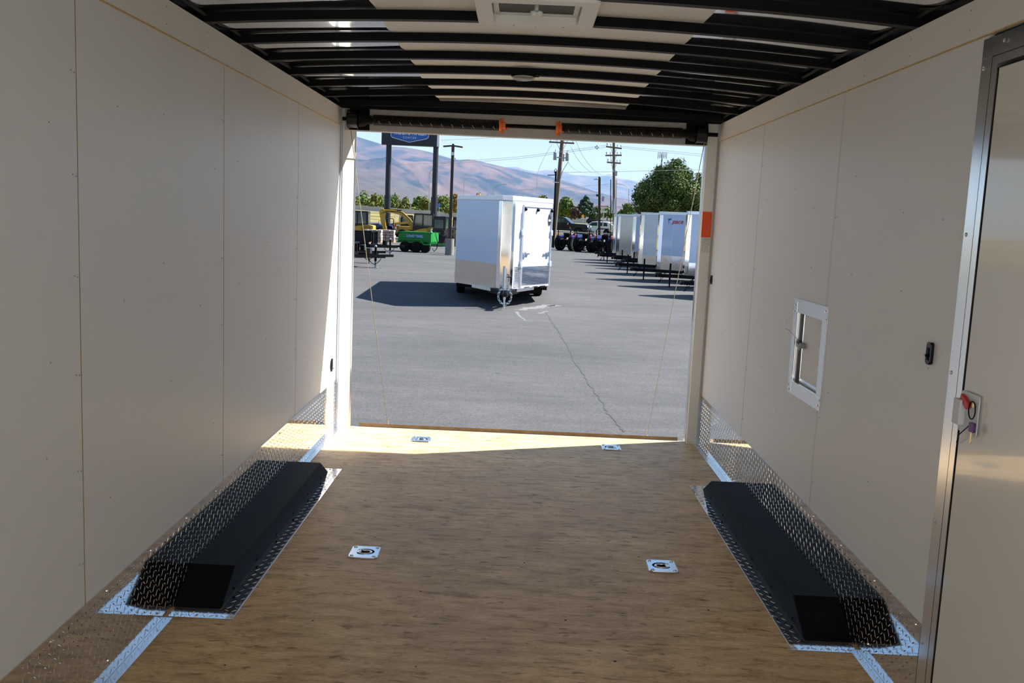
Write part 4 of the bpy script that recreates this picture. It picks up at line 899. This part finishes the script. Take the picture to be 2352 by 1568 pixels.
o = MB().prism([sg(*q) for q in sh2], 'y', -.03, -.02).build('shield', SBLUE, t)
xx, zz = sg(950, 70); text('TRUCK & TRAILER', 175*S_, SWHITE, o, 'lettering', (xx, -.035, zz), (R(90), 0, 0), .006, bold=.012).scale = (.60, 1, 1)
xx, zz = sg(945, 200); text('·CENTER·', 66*S_*1.2, SWHITE, o, 'lettering', (xx, -.035, zz), (R(90), 0, 0), .006, space=1.35)
# ================================================================== BEYOND THE LOT
def ground_z(x, y):
    if y < 76: return ZG
    def sm(a, b_, v): f = min(max((v-a)/(b_-a), 0), 1); return f*f*(3-2*f)
    z = ZG + 0.66*sm(76, 104, y) + 1.25*sm(150, 245, y)
    if y > 150: z += sm(150, 245, y)*1.0*min(max((-18-x)/28, 0), 1)
    return z
fld = struct('field', 'dry grass verge')
b = MB(); b.grid(lambda u, v: (-110+u*220, 75.9+v*v*230, ground_z(-110+u*220, 75.9+v*v*230)+.06*noise.noise(Vector((u*60, v*80, 0)))*min(1, v*8)), 66, 60); b.build('grass_bank', MATS['grass'], fld, smooth=True)
b = MB(); b.grid(lambda u, v: (-3500+u*7000, 300+v*3300, 1.4+v*10), 8, 8); b.build('valley_floor', MATS['grass'], fld)
MB().box(-80, 80, 75.65, 75.92, ZG-.2, ZG+.12).build('kerb', CONC, fld)
MB().grid(lambda u, v: (-110+u*220, 108+v*36, ground_z(0, 120)+.05), 8, 2).build('side_road', MATS['asphalt'], fld)
# concrete highway barrier
t = thing('highway_barrier', 'long pale concrete barrier along the raised highway', 'barrier', (0, 250, 1.4))
for i in range(30):
    x = -62+i*4.0; z = ground_z(x+2, 249)-1.4; h_ = 1.25
    b = MB().prism([(-.32, -.5), (.32, -.5), (.28, .1), (.12, .35), (.08, h_), (-.08, h_), (-.12, .35), (-.28, .1)], 'x', x+.02, x+3.98)
    b.build('barrier_segment', BARR, t).location = (0, 0, z)
# guard rail in front of the pickup
gz = ground_z(0, 100)
t = thing('guard_rail', 'low steel rail on thin posts below the parked pickup', 'rail', (0, 99, gz))
MB().box(1.5, 34, -.03, .03, .30, .42).build('rail', GALV, t)
for i in range(14): MB().box(2+i*2.4-.05, 2+i*2.4+.05, -.04, .06, -.3, .38).build('rail_post', GALV, t)
# ---- vehicles
def car(name, label, loc, rz, prof, W_, glass, paint, wheels, r, extra=None, cat='car', group=None):
    t = thing(name, label, cat, loc, rz, group)                    # long axis x, front at +x
    o = MB().prism(prof, 'y', -W_/2, W_/2).build('body', paint, t, bevel=.10, seg=3)
    for pl in glass:
        MB().prism(pl, 'y', -W_/2-.012, -W_/2+.02).build('side_window', GLASS, o); MB().prism(pl, 'y', W_/2-.02, W_/2+.012).build('side_window', GLASS, o)
    for x in wheels:
        for s in (-1, 1):
            MB().lathe((x, s*(W_/2-.14), r), (0, s, 0), [(0, r+.07), (.155, r+.07)], 20).build('wheel_arch', BLACK, o)
            add_wheel(t, (x, s*(W_/2-.10), r), r, .24, (0, 1, 0))
    if extra: extra(t, o)
    return t
def px_(t, o):
    MB().prism([(1.02, 1.22), (1.06, 1.22), (.36, 1.80), (.32, 1.78)], 'y', -.80, .80).build('windscreen', GLASS, o)
    for s in (-1, 1):
        MB().box(2.93, 2.985, s*.76-.17, s*.76+.17, .93, 1.13).build('headlamp', HEADL, o); MB().obox((.80, s*1.08, 1.22), (.14, .2, .22)).build('door_mirror', CHROME, t)
    for z in (.72, .85, .98, 1.11): MB().box(2.96, 3.0, -.55, .55, z-.03, z+.03).build('grille_bar', CHROME, o)
    MB().box(2.9, 3.06, -.98, .98, .42, .62).build('bumper', BLACKG, t, bevel=.03)
    MB().box(-2.9, -.95, -.8, .8, 1.14, 1.22).build('tonneau', BLACK, t)
pk = at(1322, 515, 104); pf = [(-2.95, .50), (2.95, .45), (3.0, .62), (2.97, 1.12), (2.75, 1.22), (1.15, 1.28), (.42, 1.86), (.15, 1.92), (-.80, 1.90), (-.98, 1.26), (-2.95, 1.24)]
PG = [[(-.85, 1.34), (-.10, 1.34), (-.10, 1.80), (-.74, 1.80)], [(0.0, 1.34), (.92, 1.34), (.40, 1.78), (0.0, 1.80)]]
pk_x = at(1357, 520, 103).x-3.05
car('pickup_truck', 'dark blue crew cab pickup parked above the blue tractors', (pk_x, 103.5, gz), R(-16), pf, 2.0, PG, DKBLU, (-1.9, 1.95), .42, px_, 'truck')
def sv(t, o):
    MB().prism([(-2.32, 1.12), (-2.28, 1.12), (-1.86, 1.55), (-1.92, 1.56)], 'y', -.72, .72).build('rear_window', GLASS, o)
    for s in (-1, 1): MB().box(-2.38, -2.30, s*.72-.16, s*.72+.16, .86, 1.06).build('tail_lamp', TAILR, o)
SUV = [(-2.36, .40), (2.2, .38), (2.3, .62), (2.15, .92), (1.25, 1.08), (.45, 1.55), (-.3, 1.66), (-1.6, 1.62), (-2.1, 1.36), (-2.4, 1.05)]
SG = [[(-1.55, 1.12), (-.35, 1.12), (-.35, 1.52), (-1.45, 1.50)], [(-.25, 1.12), (.95, 1.12), (.38, 1.50), (-.25, 1.54)]]
wc = at(1375, 520, 108)
car('white_suv', 'white sport utility car parked nose away behind the pickup', (wc.x, 108.5, gz), R(152), SUV, 1.85, SG, CARW, (-1.45, 1.4), .35, sv)
hc = at(838, 472, 262)
car('highway_suv', 'small white car driving on the highway above the left excavator', (hc.x, 262, at(838, 480, 262).z-.7), R(0), SUV, 1.85, SG, CARW, (-1.45, 1.4), .35, sv, 'car')
dc = at(1369, 508, 225)
car('dark_car', 'small dark car on the far road under the white truck', (dc.x, 225, at(1369, 510, 225).z-.6), R(0), SUV, 1.85, SG, DKBLU, (-1.45, 1.4), .35, sv, 'car')
bt = at(1380, 500, 256); zt_ = at(1380, 511, 256).z
t = thing('semi_truck', 'long white box truck on the far highway', 'truck', (bt.x, 256, zt_-.35), 0)
MB().box(-2.2, 5.4, -1.2, 1.2, 1.1, 3.0).build('cargo_box', SWHITE, t, bevel=.04); MB().prism([(-5.2, .7), (-2.4, .7), (-2.4, 2.9), (-3.4, 2.95), (-4.2, 2.3), (-5.2, 1.9)], 'y', -1.15, 1.15).build('cab', SWHITE, t, bevel=.1)
MB().prism([(-4.9, 1.9), (-4.2, 1.9), (-3.7, 2.55), (-4.2, 2.5)], 'y', -1.17, -1.1).build('side_window', GLASS, t)
for x in (-4.3, -1.4, 3.6, 4.6): add_wheel(t, (x, -1.05, .5), .5, .3, (0, 1, 0)); add_wheel(t, (x, 1.05, .5), .5, .3, (0, 1, 0))
# ---- house roofs behind the road
for (u0, u1, v0, v1, Y), lab in (((1316, 1372, 495.5, 520, 285), 'low house with a grey shingle roof behind the pickup'), ((1270, 1316, 499, 520, 290), 'pale low house showing left of the pickup cab')):
    p0_, p1_ = at(u0, v1, Y), at(u1, v1, Y); zt_ = at((u0+u1)/2, v0, Y).z; hw_ = (p1_.x-p0_.x)/2; zb_ = p0_.z-1.5
    t = thing('house', lab, 'house', ((p0_.x+p1_.x)/2, Y, zb_)); H_ = zt_-zb_
    MB().box(-hw_*.92, hw_*.92, 0, 7, 0, H_*.62).build('wall', STUCCO, t)
    b = MB(); b.add([(-hw_, -.5, H_*.58), (hw_, -.5, H_*.58), (hw_, 7.5, H_*.58), (-hw_, 7.5, H_*.58), (-hw_*.7, 3.5, H_), (hw_*.62, 3.5, H_)], [(3, 2, 1, 0), (0, 1, 5, 4), (1, 2, 5), (2, 3, 4, 5), (3, 0, 4)]); b.build('roof', ROOFG, t)
    for q in (-.5, .1, .55): MB().box(hw_*q-.5, hw_*q+.5, -.05, .0, H_*.25, H_*.5).build('window', GLASS, t)
# ---- trees
def leaf_cloud(blobs, n, size, rng, flat=0.0, down=False):
    V = np.empty((n*4, 3)); wts = np.array([b_[3]**2 for b_ in blobs]); wts = wts/wts.sum()
    idx = rng.choice(len(blobs), n, p=wts); B = np.array([b_[:3] for b_ in blobs])[idx]; r = np.array([b_[3] for b_ in blobs])[idx]
    d = rng.normal(size=(n, 3)); d /= np.linalg.norm(d, axis=1)[:, None]
    rad = r*(0.62+0.38*rng.random(n)**0.6)*(1+.18*rng.normal(size=n)); c = B+d*rad[:, None]
    nrm = d+rng.normal(size=(n, 3))*.6; nrm /= np.linalg.norm(nrm, axis=1)[:, None]
    a = np.cross(nrm, rng.normal(size=(n, 3))); a /= np.linalg.norm(a, axis=1)[:, None]; bb = np.cross(nrm, a)
    s = size*(.6+.8*rng.random(n)); a *= s[:, None]; bb *= (s*.6)[:, None]
    V[0::4] = c-a; V[1::4] = c-bb; V[2::4] = c+a; V[3::4] = c+bb
    return V
def leaf_mesh(name, V, mat, parent):
    n = len(V)//4; me = bpy.data.meshes.new(name); me.from_pydata(V.tolist(), [], [(4*i, 4*i+1, 4*i+2, 4*i+3) for i in range(n)]); me.materials.append(mat)
    o = bpy.data.objects.new(name, me); COL.objects.link(o); o.parent = parent; o['kind'] = 'stuff'; return o
def tree(name, label, base, H_, Wd, mat, n, size, seed, group=None, shape='round', trunk=.15, blobs=None):
    t = thing(name, label, 'tree', base, 0, group); rng = np.random.default_rng(seed)
    if blobs is None:
        blobs = []
        for k in range(14 if shape == 'round' else 26):
            if shape == 'round':
                a = rng.random()*6.28; f = rng.random(); zz = .22+.70*f; rr_ = (.33*math.sin(math.pi*min(1, .25+.75*f)))*rng.random()**.5
                blobs.append((Wd*rr_*math.cos(a), Wd*rr_*math.sin(a), H_*zz, Wd*(.14+.10*rng.random())))
            else:
                f = k/26; a = k*2.4; rr_ = .40*(1-f)**.9
                blobs.append((Wd*rr_*math.cos(a)*rng.random()**.4, Wd*rr_*math.sin(a), H_*(.10+.86*f), Wd*(.16*(1-f)+.03)))
    leaf_mesh('crown', leaf_cloud(blobs, n, size, rng), mat, t)
    b = MB(); b.cyl((0, 0, -.3), (0, 0, H_*.55), trunk, trunk*.45, n=8)
    for k in range(5):
        a = k*1.3; b.cyl((0, 0, H_*(.2+.05*k)), (Wd*.25*math.cos(a), Wd*.25*math.sin(a), H_*(.42+.07*k)), trunk*.4, trunk*.12, n=6)
    b.build('trunk', BARK, t); return t
# big tree over the trailer row: crown follows the real lobes
YT = 84; base = at(1538, 560, YT)
def TB(u, v, r_, dy=0): q = at(u, v, YT); return (q.x-base.x, dy, q.z-ground_z(0, YT), r_*YT/FPX)
bl = [TB(1538, 415, 38), TB(1553, 390, 22), TB(1554, 376, 10), TB(1516, 402, 18), TB(1514, 388, 8), TB(1500, 425, 26), TB(1478, 440, 22), TB(1462, 452, 11), TB(1470, 475, 20), TB(1500, 468, 34), TB(1545, 462, 40), TB(1585, 440, 30), TB(1606, 420, 12), TB(1604, 404, 7), TB(1600, 465, 30), TB(1625, 445, 24), TB(1575, 405, 16), TB(1640, 470, 26), TB(1560, 500, 40), TB(1500, 500, 32), TB(1600, 505, 36), TB(1540, 430, 30, -1.1), TB(1500, 455, 22, -1.2), TB(1580, 455, 24, -1.2), TB(1530, 480, 26, -1.4)]
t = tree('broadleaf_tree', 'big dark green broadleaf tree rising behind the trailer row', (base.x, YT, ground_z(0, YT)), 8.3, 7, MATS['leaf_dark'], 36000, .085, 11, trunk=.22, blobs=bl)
rng2 = np.random.default_rng(5); leaf_mesh('sunlit_leaves', leaf_cloud([(q[0]+q[3]*.25, q[1]-.1, q[2]+q[3]*.3, q[3]*.9) for q in bl], 11000, .08, rng2), MATS['leaf_green'], t)  # lighter leaves shifted sunward: sunlight on the crown put into the colour
# conifer and its neighbours behind the pickup
def place(u, vtop, vbot, Y): a, c = at(u, vtop, Y), at(u, vbot, Y); return (a.x, Y, c.z), a.z-c.z
for args in ((1346, 447, 497, 165, 46, 'pine', 'conical dark pine tree behind the pickup', 'leaf_pine', 2600, .34),
             (1299, 460, 500, 170, 48, 'round', 'leafy green tree right of the leaning utility pole', 'leaf_green', 1600, .42),
             (1322, 480, 500, 160, 26, 'round', 'small plum brown tree left of the conical pine', 'leaf_plum', 700, .35),
             (1373, 479, 502, 200, 26, 'round', 'pale olive tree just right of the conical pine', 'leaf_olive', 700, .45),
             (1396, 478, 503, 210, 30, 'round', 'green tree behind the white and red roadside sign', 'leaf_green', 700, .45),
             (1440, 472, 505, 180, 34, 'round', 'green tree beside the green highway sign', 'leaf_green', 900, .45)):
    u, v0, v1, Y, wpx, shp, lab, mn, n, sz = args; bs, H_ = place(u, v0, v1, Y)
    tree('conifer' if shp == 'pine' else 'roadside_tree', lab, bs, H_, wpx*Y/FPX*1.15, MATS[mn], n*3, sz*.55, int(u), None if shp == 'pine' else 'trees across the road', shp)
# tree line beyond the highway, left
TL = [(806, 449, 30, 'leaf_olive', 'olive tree at the left edge of the opening above the cabs'), (820, 456, 22, 'leaf_green', 'low green tree second from the left in the highway tree line'), (838, 443, 34, 'leaf_green', 'round green tree above the small white highway car'), (861, 452, 26, 'leaf_olive', 'yellowing tree left of the near sign post'),
      (874, 452, 24, 'leaf_green', 'green tree touching the left side of the near sign post'), (906, 451, 28, 'leaf_green', 'green tree just right of the left sign post'), (915, 460, 26, 'leaf_olive', 'yellowing bushy tree between the sign posts'), (932, 459, 26, 'leaf_olive', 'low olive tree mid way between the sign posts'), (950, 464, 18, 'leaf_green', 'small tree by the white road sign'),
      (963, 455, 30, 'leaf_green', 'bright green tree left of the right sign post'), (978, 458, 26, 'leaf_olive', 'olive tree touching the right sign post'), (1012, 450, 28, 'leaf_green', 'green tree between right sign post and light pole'), (1024, 452, 22, 'leaf_green', 'green tree just left of the light pole'), (1046, 447, 24, 'leaf_amber', 'brown tree right of the light pole'), (1066, 452, 26, 'leaf_amber', 'brown tree behind the top left corner of the big white trailer'),
      (1100, 444, 22, 'leaf_amber', 'orange treetop showing over the roof of the big white trailer'), (1120, 447, 18, 'leaf_olive', 'small yellow treetop over the roof of the big white trailer'), (1246, 452, 26, 'leaf_olive', 'pale treetop behind the right end of the big trailer roof'), (1284, 470, 24, 'leaf_olive', 'olive tree behind the leaning utility pole')]
for i, (u, vt, wpx, mn, lab) in enumerate(TL):
    Y = 275+(i*37) % 50 + (40 if u > 1270 else 0); bs, H_ = place(u, vt, 492+(u-860)*.04, Y)
    tree('highway_tree', lab, bs, H_, wpx*Y/FPX*1.7, MATS[mn], 1500, .34, 100+i, 'trees beyond the highway')
for u, vt, wpx, mn, lab in ((1030, 477, 22, 'leaf_olive', 'low yellow green shrub at the highway barrier by the light pole'), (1412, 528, 9, 'leaf_green', 'weedy green shrub behind the white parked car')):
    Y = 246 if u < 1100 else 100; bs, H_ = place(u, vt, 488 if u < 1100 else 545, Y); o = tree('roadside_shrub', lab, bs, H_, wpx*Y/FPX*1.4, MATS[mn], 300, .3 if u < 1100 else .15, u, 'roadside shrubs', trunk=.05); o['category'] = 'shrub'
# ---- utility poles
def upole(label, u0, v0, u1, v1, Y, wd, arms, name='utility_pole'):
    a, c = at(u0, v0, Y), at(u1, v1, Y); zg = ground_z(a.x, Y); top = a+(a-c).normalized()*2.0
    foot = c+(c-a)*((c.z-zg)/(a.z-c.z)); t = thing(name, label, 'utility pole', foot, 0, 'wooden utility poles')
    MB().cyl((0, 0, -.2), top-foot, wd*.55, wd*.42, n=12).build('post', WOODP, t, smooth=30)
    for (ul, vl, ur, vr) in arms:
        l, r_ = at(ul, vl, Y-.25)-foot, at(ur, vr, Y-.25)-foot; MB().bar(l, r_, .10, .12).build('cross_arm', WOODP, t)
        for f in (.06, .30, .72, .94):
            q = l.lerp(r_, f); MB().lathe(q+Vector((0, 0, .05)), (0, 0, 1), [(0, .02), (.10, .02), (.11, .05), (.16, .055), (.20, .03), (.24, .035)], 8).build('insulator', GALV, t)
        m_ = l.lerp(r_, .5)
        for f in (.3, .7): MB().bar(l.lerp(r_, f), m_+Vector((0, .1, -.75)), .03, .03).build('arm_brace', GALV, t)
    return t, foot
t1, f1 = upole('utility pole with three grey transformer cans, behind the big white trailer', 1291.6, 322, 1269, 572, 73, .34, [(1261, 326, 1319, 329)])
for u, v, lab in ((1275, 358, 0), (1293, 361, 0), (1303, 360, 0)):
    q = at(u, v, 72.3 if u != 1293 else 73.6)-f1
    MB().lathe(q-Vector((0, 0, .31)), (0, 0, 1), [(0, .125), (.02, .135), (.54, .135), (.56, .15), (.60, .13), (.64, .05)], 16).build('transformer', GALV, t1, smooth=30)
    MB().cyl(q+Vector((0, 0, .28)), q+Vector((0, 0, .48)), .02, n=6).build('bushing', BLACK, t1)
q0, q1 = at(1272, 361, 72.6)-f1, at(1306, 363, 72.6)-f1; MB().bar(q0, q1, .06, .08).build('transformer_bracket', GALV, t1)
MB().tube([at(1305, 372, 72.5)-f1, at(1297, 384, 72.5)-f1, at(1291, 395, 72.6)-f1, at(1287, 410, 72.7)-f1], .02, 6).build('drop_cable', BLACK, t1)
c0, c1 = at(1277, 392, 71.5), at(1271, 560, 71.5)
t = thing('conduit_pole', 'slim dark riser pole with a looped top beside the leaning utility pole', 'pole', (c1.x, 71.5, ZG)); F_ = Vector(t.location)
MB().cyl((0, 0, 0), c0-F_+Vector((0, 0, -.05)), .075, n=10).build('riser', BLACK, t)
MB().tube([at(u, v, 71.5)-F_ for u, v in ((1278, 404), (1279, 391), (1277, 387), (1274, 391), (1273.5, 395), (1276, 401))], .03, 6).build('cable_loop', BLACK, t)
MB().bar(at(1258, 402.5, 71.5)-F_, at(1279, 401.5, 71.5)-F_, .05, .06).build('lamp_arm', BRONZE, t); MB().bar(at(1270, 418, 71.3)-F_, at(1284, 419, 71.3)-F_, .05, .07).build('standoff', SWHITE, t)
t2, f2 = upole('straight utility pole with three cross arms and white marker bands', 1410, 328, 1411, 500, 80, .26, [(1392, 336.5, 1428, 341), (1390.5, 357, 1428, 356.5), (1394, 372.5, 1426, 375)])
for u in (1404.5, 1413.5):
    a, c = at(u+.3, 455 if u > 1410 else 460, 79.7)-f2, at(u, 490, 79.7)-f2; MB().box(a.x-.10, a.x+.10, a.y-.02, a.y+.02, c.z, a.z).build('marker_band', SWHITE, t2)
q = at(1415.5, 398, 79.6)-f2; MB().lathe(q-Vector((0, 0, .22)), (0, 0, 1), [(0, .09), (.4, .10), (.44, .06)], 12).build('transformer', GALV, t2)
for u in (1403, 1416): a, c = at(u, 412, 79.6)-f2, at(u-.8, 540, 79.6)-f2; MB().cyl(c, a, .035, n=8).build('riser', BLACK if u < 1410 else GALV, t2)
t = thing('line_insulator', 'cluster of grey insulators hanging on the line left of the straight pole', 'insulator', at(1371, 340, 80))
for i, a_ in enumerate((0, 1.6, 3.2, 4.8)): MB().lathe((.12*math.cos(a_), 0, .12*math.sin(a_)), (0, 0, 1), [(0, .03), (.05, .06), (.12, .05), (.16, .02)], 8).build('insulator_bell', GALV, t)
def wire(label, pts, Y, sagm=0.0, r=.014):
    p = [at(u, v, Y if not isinstance(Y, (list, tuple)) else Y[i]) for i, (u, v) in enumerate(pts)]
    t = thing('overhead_wire', label, 'wire', p[0], 0, 'overhead wires'); fine = []
    for i in range(len(p)-1):
        pa, pb, pc, pd = p[max(i-1, 0)], p[i], p[i+1], p[min(i+2, len(p)-1)]
        for q in range(6):
            h = q/6; fine.append(.5*((2*pb)+(pc-pa)*h+(2*pa-5*pb+4*pc-pd)*h*h+(3*pb-pa-3*pc+pd)*h**3))
    fine.append(p[-1]); N = len(fine)-1
    MB().tube([f-p[0]-Vector((0, 0, sagm*4*(i/N)*(1-i/N))) for i, f in enumerate(fine)], r, 4).build('strand', WIRE, t)
wire('upper of two pale wires running from the header up to the straight pole', [(1012, 372), (1180, 361), (1300, 346), (1392, 334)], 80.4)
wire('lower of two pale wires running up to the straight pole', [(1012, 376), (1180, 365), (1290, 351), (1392, 338)], 80.2)
wire('upper wire from the straight pole to the right jamb', [(1428, 336), (1520, 345), (1640, 357)], 80.4)
wire('lower wire from the straight pole to the right jamb', [(1428, 339), (1520, 349), (1640, 361)], 80.2)
wire('level wire passing the leaning pole and the big tree', [(1290, 396), (1410, 394), (1640, 389)], 76)
wire('sagging wire from the transformers, lowest of three', [(1302, 368), (1318, 387), (1345, 397), (1404, 402)], [72.5, 74, 76, 79.6])
wire('sagging wire from the transformers, middle of three', [(1311, 337), (1330, 370), (1360, 396), (1404, 402)], [73.6, 75.5, 77.5, 80.6])
wire('sagging wire from above the header, steepest of three', [(1322, 322), (1340, 360), (1372, 397), (1404, 401)], [72.7, 74, 76, 79.8])
wire('thin wire crossing the hillside behind both sign posts', [(800, 381), (900, 378), (1040, 373)], 95)
wire('second thin wire between the sign post and the light pole', [(1000, 382), (1036, 379)], 95)
wire('wire crossing the hillside right of the leaning pole', [(1190, 436), (1290, 432), (1405, 422)], 95)
wire('wire near the top of the opening left of the leaning pole', [(1010, 322), (1100, 318), (1200, 311)], 95)
wire('slack wire dropping to the left from the leaning pole cross arm', [(1268, 331), (1255, 352), (1236, 394), (1232, 440)], 73, r=.010)
# lamp pole with floodlight, right
p = at(1377, 560, 70)
t = thing('floodlight_pole', 'dark lot pole with a camera and hanging speaker behind the tractors', 'lamp post', (p.x, 70, ZG)); F_ = Vector(t.location); tp = at(1376.8, 408, 70)-F_
MB().bar((0, 0, 0), tp, .17, .17).build('post', BRONZE, t); MB().sphere(tp, .09, 8, 6).build('pole_cap', BRONZE, t)
MB().bar(at(1364, 412, 69.8)-F_, at(1374, 411, 69.8)-F_, .22, .05).build('lamp_head', GALV, t); MB().bar(at(1371, 410, 69.8)-F_, tp+Vector((0, 0, -.1)), .05, .05).build('lamp_bracket', SWHITE, t)
MB().obox(at(1372.5, 448.5, 69.8)-F_, (.22, .2, .15)).build('camera_box', BRONZE, t); q = at(1385, 456.5, 69.8)-F_; MB().obox(q, (.16, .16, .36), (0, .08, 0)).build('speaker', GALV, t); MB().bar(q, tp*(q.z/tp.z), .03, .03).build('speaker_bracket', BLACK, t)
# street lamps on the highway
for pts, lab in (([(985, 490), (987, 400), (989, 393), (996, 388.5)], 'grey street lamp curving behind the right sign post'), ([(1065, 452), (1066.5, 399)], 'plain grey mast above the left end of the big trailer'),
                 ([(1134, 452), (1134, 432), (1138, 428), (1149, 424), (1162, 423)], 'grey street lamp with its arm bent right above the big trailer'), ([(1445, 485), (1444.5, 433), (1438, 427), (1428, 423), (1416, 422)], 'grey street lamp with its arm bent left near the big tree')):
    P3 = [at(u, v, 255) for u, v in pts]; base_ = P3[0].copy(); base_.z = 1.4; t = thing('street_lamp', lab, 'street lamp', base_, 0, 'highway street lamps')
    MB().tube([Vector((0, 0, 0))]+[q-base_ for q in P3[1:]], .10, 6).build('mast', GALV, t)
    if len(pts) > 2: q = P3[-1]-base_; MB().obox(q, (.8, .3, .12)).build('lamp_head', GALV, t)
# signs
def sign(name, label, u0, v0, u1, v1, Y, mat, post=True, cat='sign', vfoot=None):
    a, c = at(u0, v0, Y), at(u1, v1, Y); cx_ = (a.x+c.x)/2; zb_ = min(ground_z(cx_, Y), c.z-.5) if vfoot is None else at(u0, vfoot, Y).z; t = thing(name, label, cat, (cx_, Y, zb_)); hw_ = abs(c.x-a.x)/2
    MB().box(-hw_, hw_, -.03, .0, c.z-zb_, a.z-zb_).build('sign_panel', mat, t)
    if post: MB().cyl((0, .05, 0), (0, .05, a.z-zb_), .05 if Y < 150 else .09, n=8).build('sign_post', GALV, t)
    return t, hw_, c.z-zb_, a.z-zb_
sign('road_sign', 'small white sign standing among the highway trees', 940, 457, 947, 468, 252, SWHITE); sign('road_sign', 'small blue sign in front of the right sign post', 1005.5, 467, 1011, 476, 240, SIGNB)
t, hw_, z0, z1 = sign('highway_sign', 'green highway sign left of the big tree', 1439.5, 480, 1456, 494, 190, SIGNG)
for i in range(3): MB().box(-hw_*.7, hw_*.6, -.05, -.03, z0+(z1-z0)*(.2+.25*i), z0+(z1-z0)*(.28+.25*i)).build('legend_line', SWHITE, t)
a = at(1339, 496, 112); zb_ = ground_z(0, 112); t = thing('warning_sign', 'amber diamond warning sign behind the pickup hood', 'sign', (a.x, 112, zb_))
MB().prism([(0, a.z-zb_-.22), (.22, a.z-zb_), (0, a.z-zb_+.22), (-.22, a.z-zb_)], 'y', -.02, 0).build('sign_panel', SIGNY, t); MB().cyl((0, .03, 0), (0, .03, a.z-zb_), .03, n=6).build('sign_post', GALV, t)
a = at(907, 482, 150); zb_ = ground_z(a.x, 150); t = thing('lane_sign', 'small orange warning sign in the field by the left sign post', 'sign', (a.x, 150, zb_))
MB().prism([(0, a.z-zb_-.2), (.28, a.z-zb_), (0, a.z-zb_+.2), (-.28, a.z-zb_)], 'y', -.02, 0).build('sign_panel', SIGNY, t); MB().cyl((0, .03, 0), (0, .03, a.z-zb_), .03, n=6).build('sign_post', GALV, t)
t, hw_, z0, z1 = sign('price_sign', 'white roadside sign of two stacked panels on a thin post behind the tractors', 1379.5, 473, 1394.5, 479, 92, SWHITE)
zz = z0-(z1-z0)*1.1; MB().box(-hw_, hw_, -.03, 0, zz-(z1-z0)*.7, zz+(z1-z0)*.1).build('sign_panel', SWHITE, t)
MB().box(-hw_, hw_, -.05, -.03, z1-.05, z1).build('red_band', TAILR, t)
# cell tower
a, c = at(1517, 350, 190), at(1517, 420, 190); t = thing('cell_tower', 'grey cell tower with panel antennas peeking over the big tree', 'tower', (c.x, 190, 1.0)); H_ = a.z-1.0
MB().cyl((0, 0, 0), (0, 0, H_-.2), .16, n=10).build('mast', GALV, t)
for k in range(7): MB().box(-.85+.28*k-.08, -.85+.28*k+.08, -.3-.1*(k % 2), -.1-.1*(k % 2), H_-1.3+.1*(k % 3), H_+.05*(k % 2)).build('antenna_panel', TRIMS, t)
MB().box(-.9, .9, -.1, .1, H_-.7, H_-.62).build('platform', GALV, t)
for s in (-1, 1): MB().box(s*.95-.1, s*.95+.1, -.1, .1, H_-3.4, H_-2.3).build('antenna_panel', TRIMS, t)
# ================================================================== HILLS AND HAZE
def hill(label, pts, D, Db, mat, rough, seed, nu=150, nv=40, name='hills'):
    us = [p[0] for p in pts]; vsn = [p[1] for p in pts]; h_ = tag(bpy.data.objects.new(name, None), label, None, None, 'structure'); COL.objects.link(h_)
    def f(u, v):
        uu = us[0]+u*(us[-1]-us[0]); vv = float(np.interp(uu, us, vsn)); top = at(uu, vv, D)
        Y = Db+(D-Db)*v; x = top.x*(.55+.45*Y/D) if False else top.x
        z = 8+(top.z-8)*(v**1.25)
        amp = rough*(top.z)*math.sin(math.pi*min(max(v, 0), 1))**.8
        z += amp*(noise.ridged_multi_fractal(Vector((x*.0011+seed, Y*.00055, seed)), 1.0, 2.1, 6, 1.0, 2.0)-1.0)*.75
        if v > .9: z += (1-abs(v-.95)/.05)*0
        return (x, Y, z)
    b = MB(); b.grid(f, nu, nv); b.build('slope', mat, h_, smooth=True, fix=False); return h_
hill('hazy far ridge', [(1050, 420), (1117, 392), (1156, 384), (1191, 383.3), (1205, 390), (1232, 394), (1240, 393), (1252, 390.5), (1285, 391), (1317, 401.8), (1340, 402.5), (1361, 404.7), (1396, 403), (1410, 404), (1425, 411.5), (1445, 412), (1461, 416), (1480, 429), (1520, 440), (1600, 452), (1700, 470)], 9000, 5600, MATS['hill_scrub'], .30, 3.3)
hill('rust coloured main hill', [(700, 275), (760, 296), (811, 311), (839, 319.6), (877, 331), (897, 336), (933, 338.7), (960, 343), (991, 350), (1035, 363.6), (1059, 368), (1085, 366.5), (1117, 374), (1156, 383), (1200, 393), (1260, 404), (1320, 423), (1380, 444), (1440, 462), (1520, 480), (1620, 496)], 5200, 2700, MATS['hill_scrub'], .42, 7.7, 190, 60)
hill('stony front spur', [(700, 345), (770, 368), (809, 380), (844, 388.5), (883, 400), (921, 412), (945, 424), (968, 432.6), (985, 446), (1010, 460), (1050, 474)], 3000, 1900, MATS['hill_rock'], .22, 1.1, 110, 40)
hz = bpy.data.materials.new('haze'); hz.use_nodes = True; n = hz.node_tree; n.nodes.clear()
vsn = n.nodes.new('ShaderNodeVolumeScatter'); vsn.inputs['Color'].default_value = (0.30, 0.50, 1.0, 1); vsn.inputs['Density'].default_value = 1.0e-4; vsn.inputs['Anisotropy'].default_value = 0.2
ou = n.nodes.new('ShaderNodeOutputMaterial'); n.links.new(vsn.outputs[0], ou.inputs['Volume'])
o = MB().box(-9000, 9000, 340, 9300, -20, 640).build('haze', hz); tag(o, 'blue distance haze over the valley', 'haze', None, 'stuff')
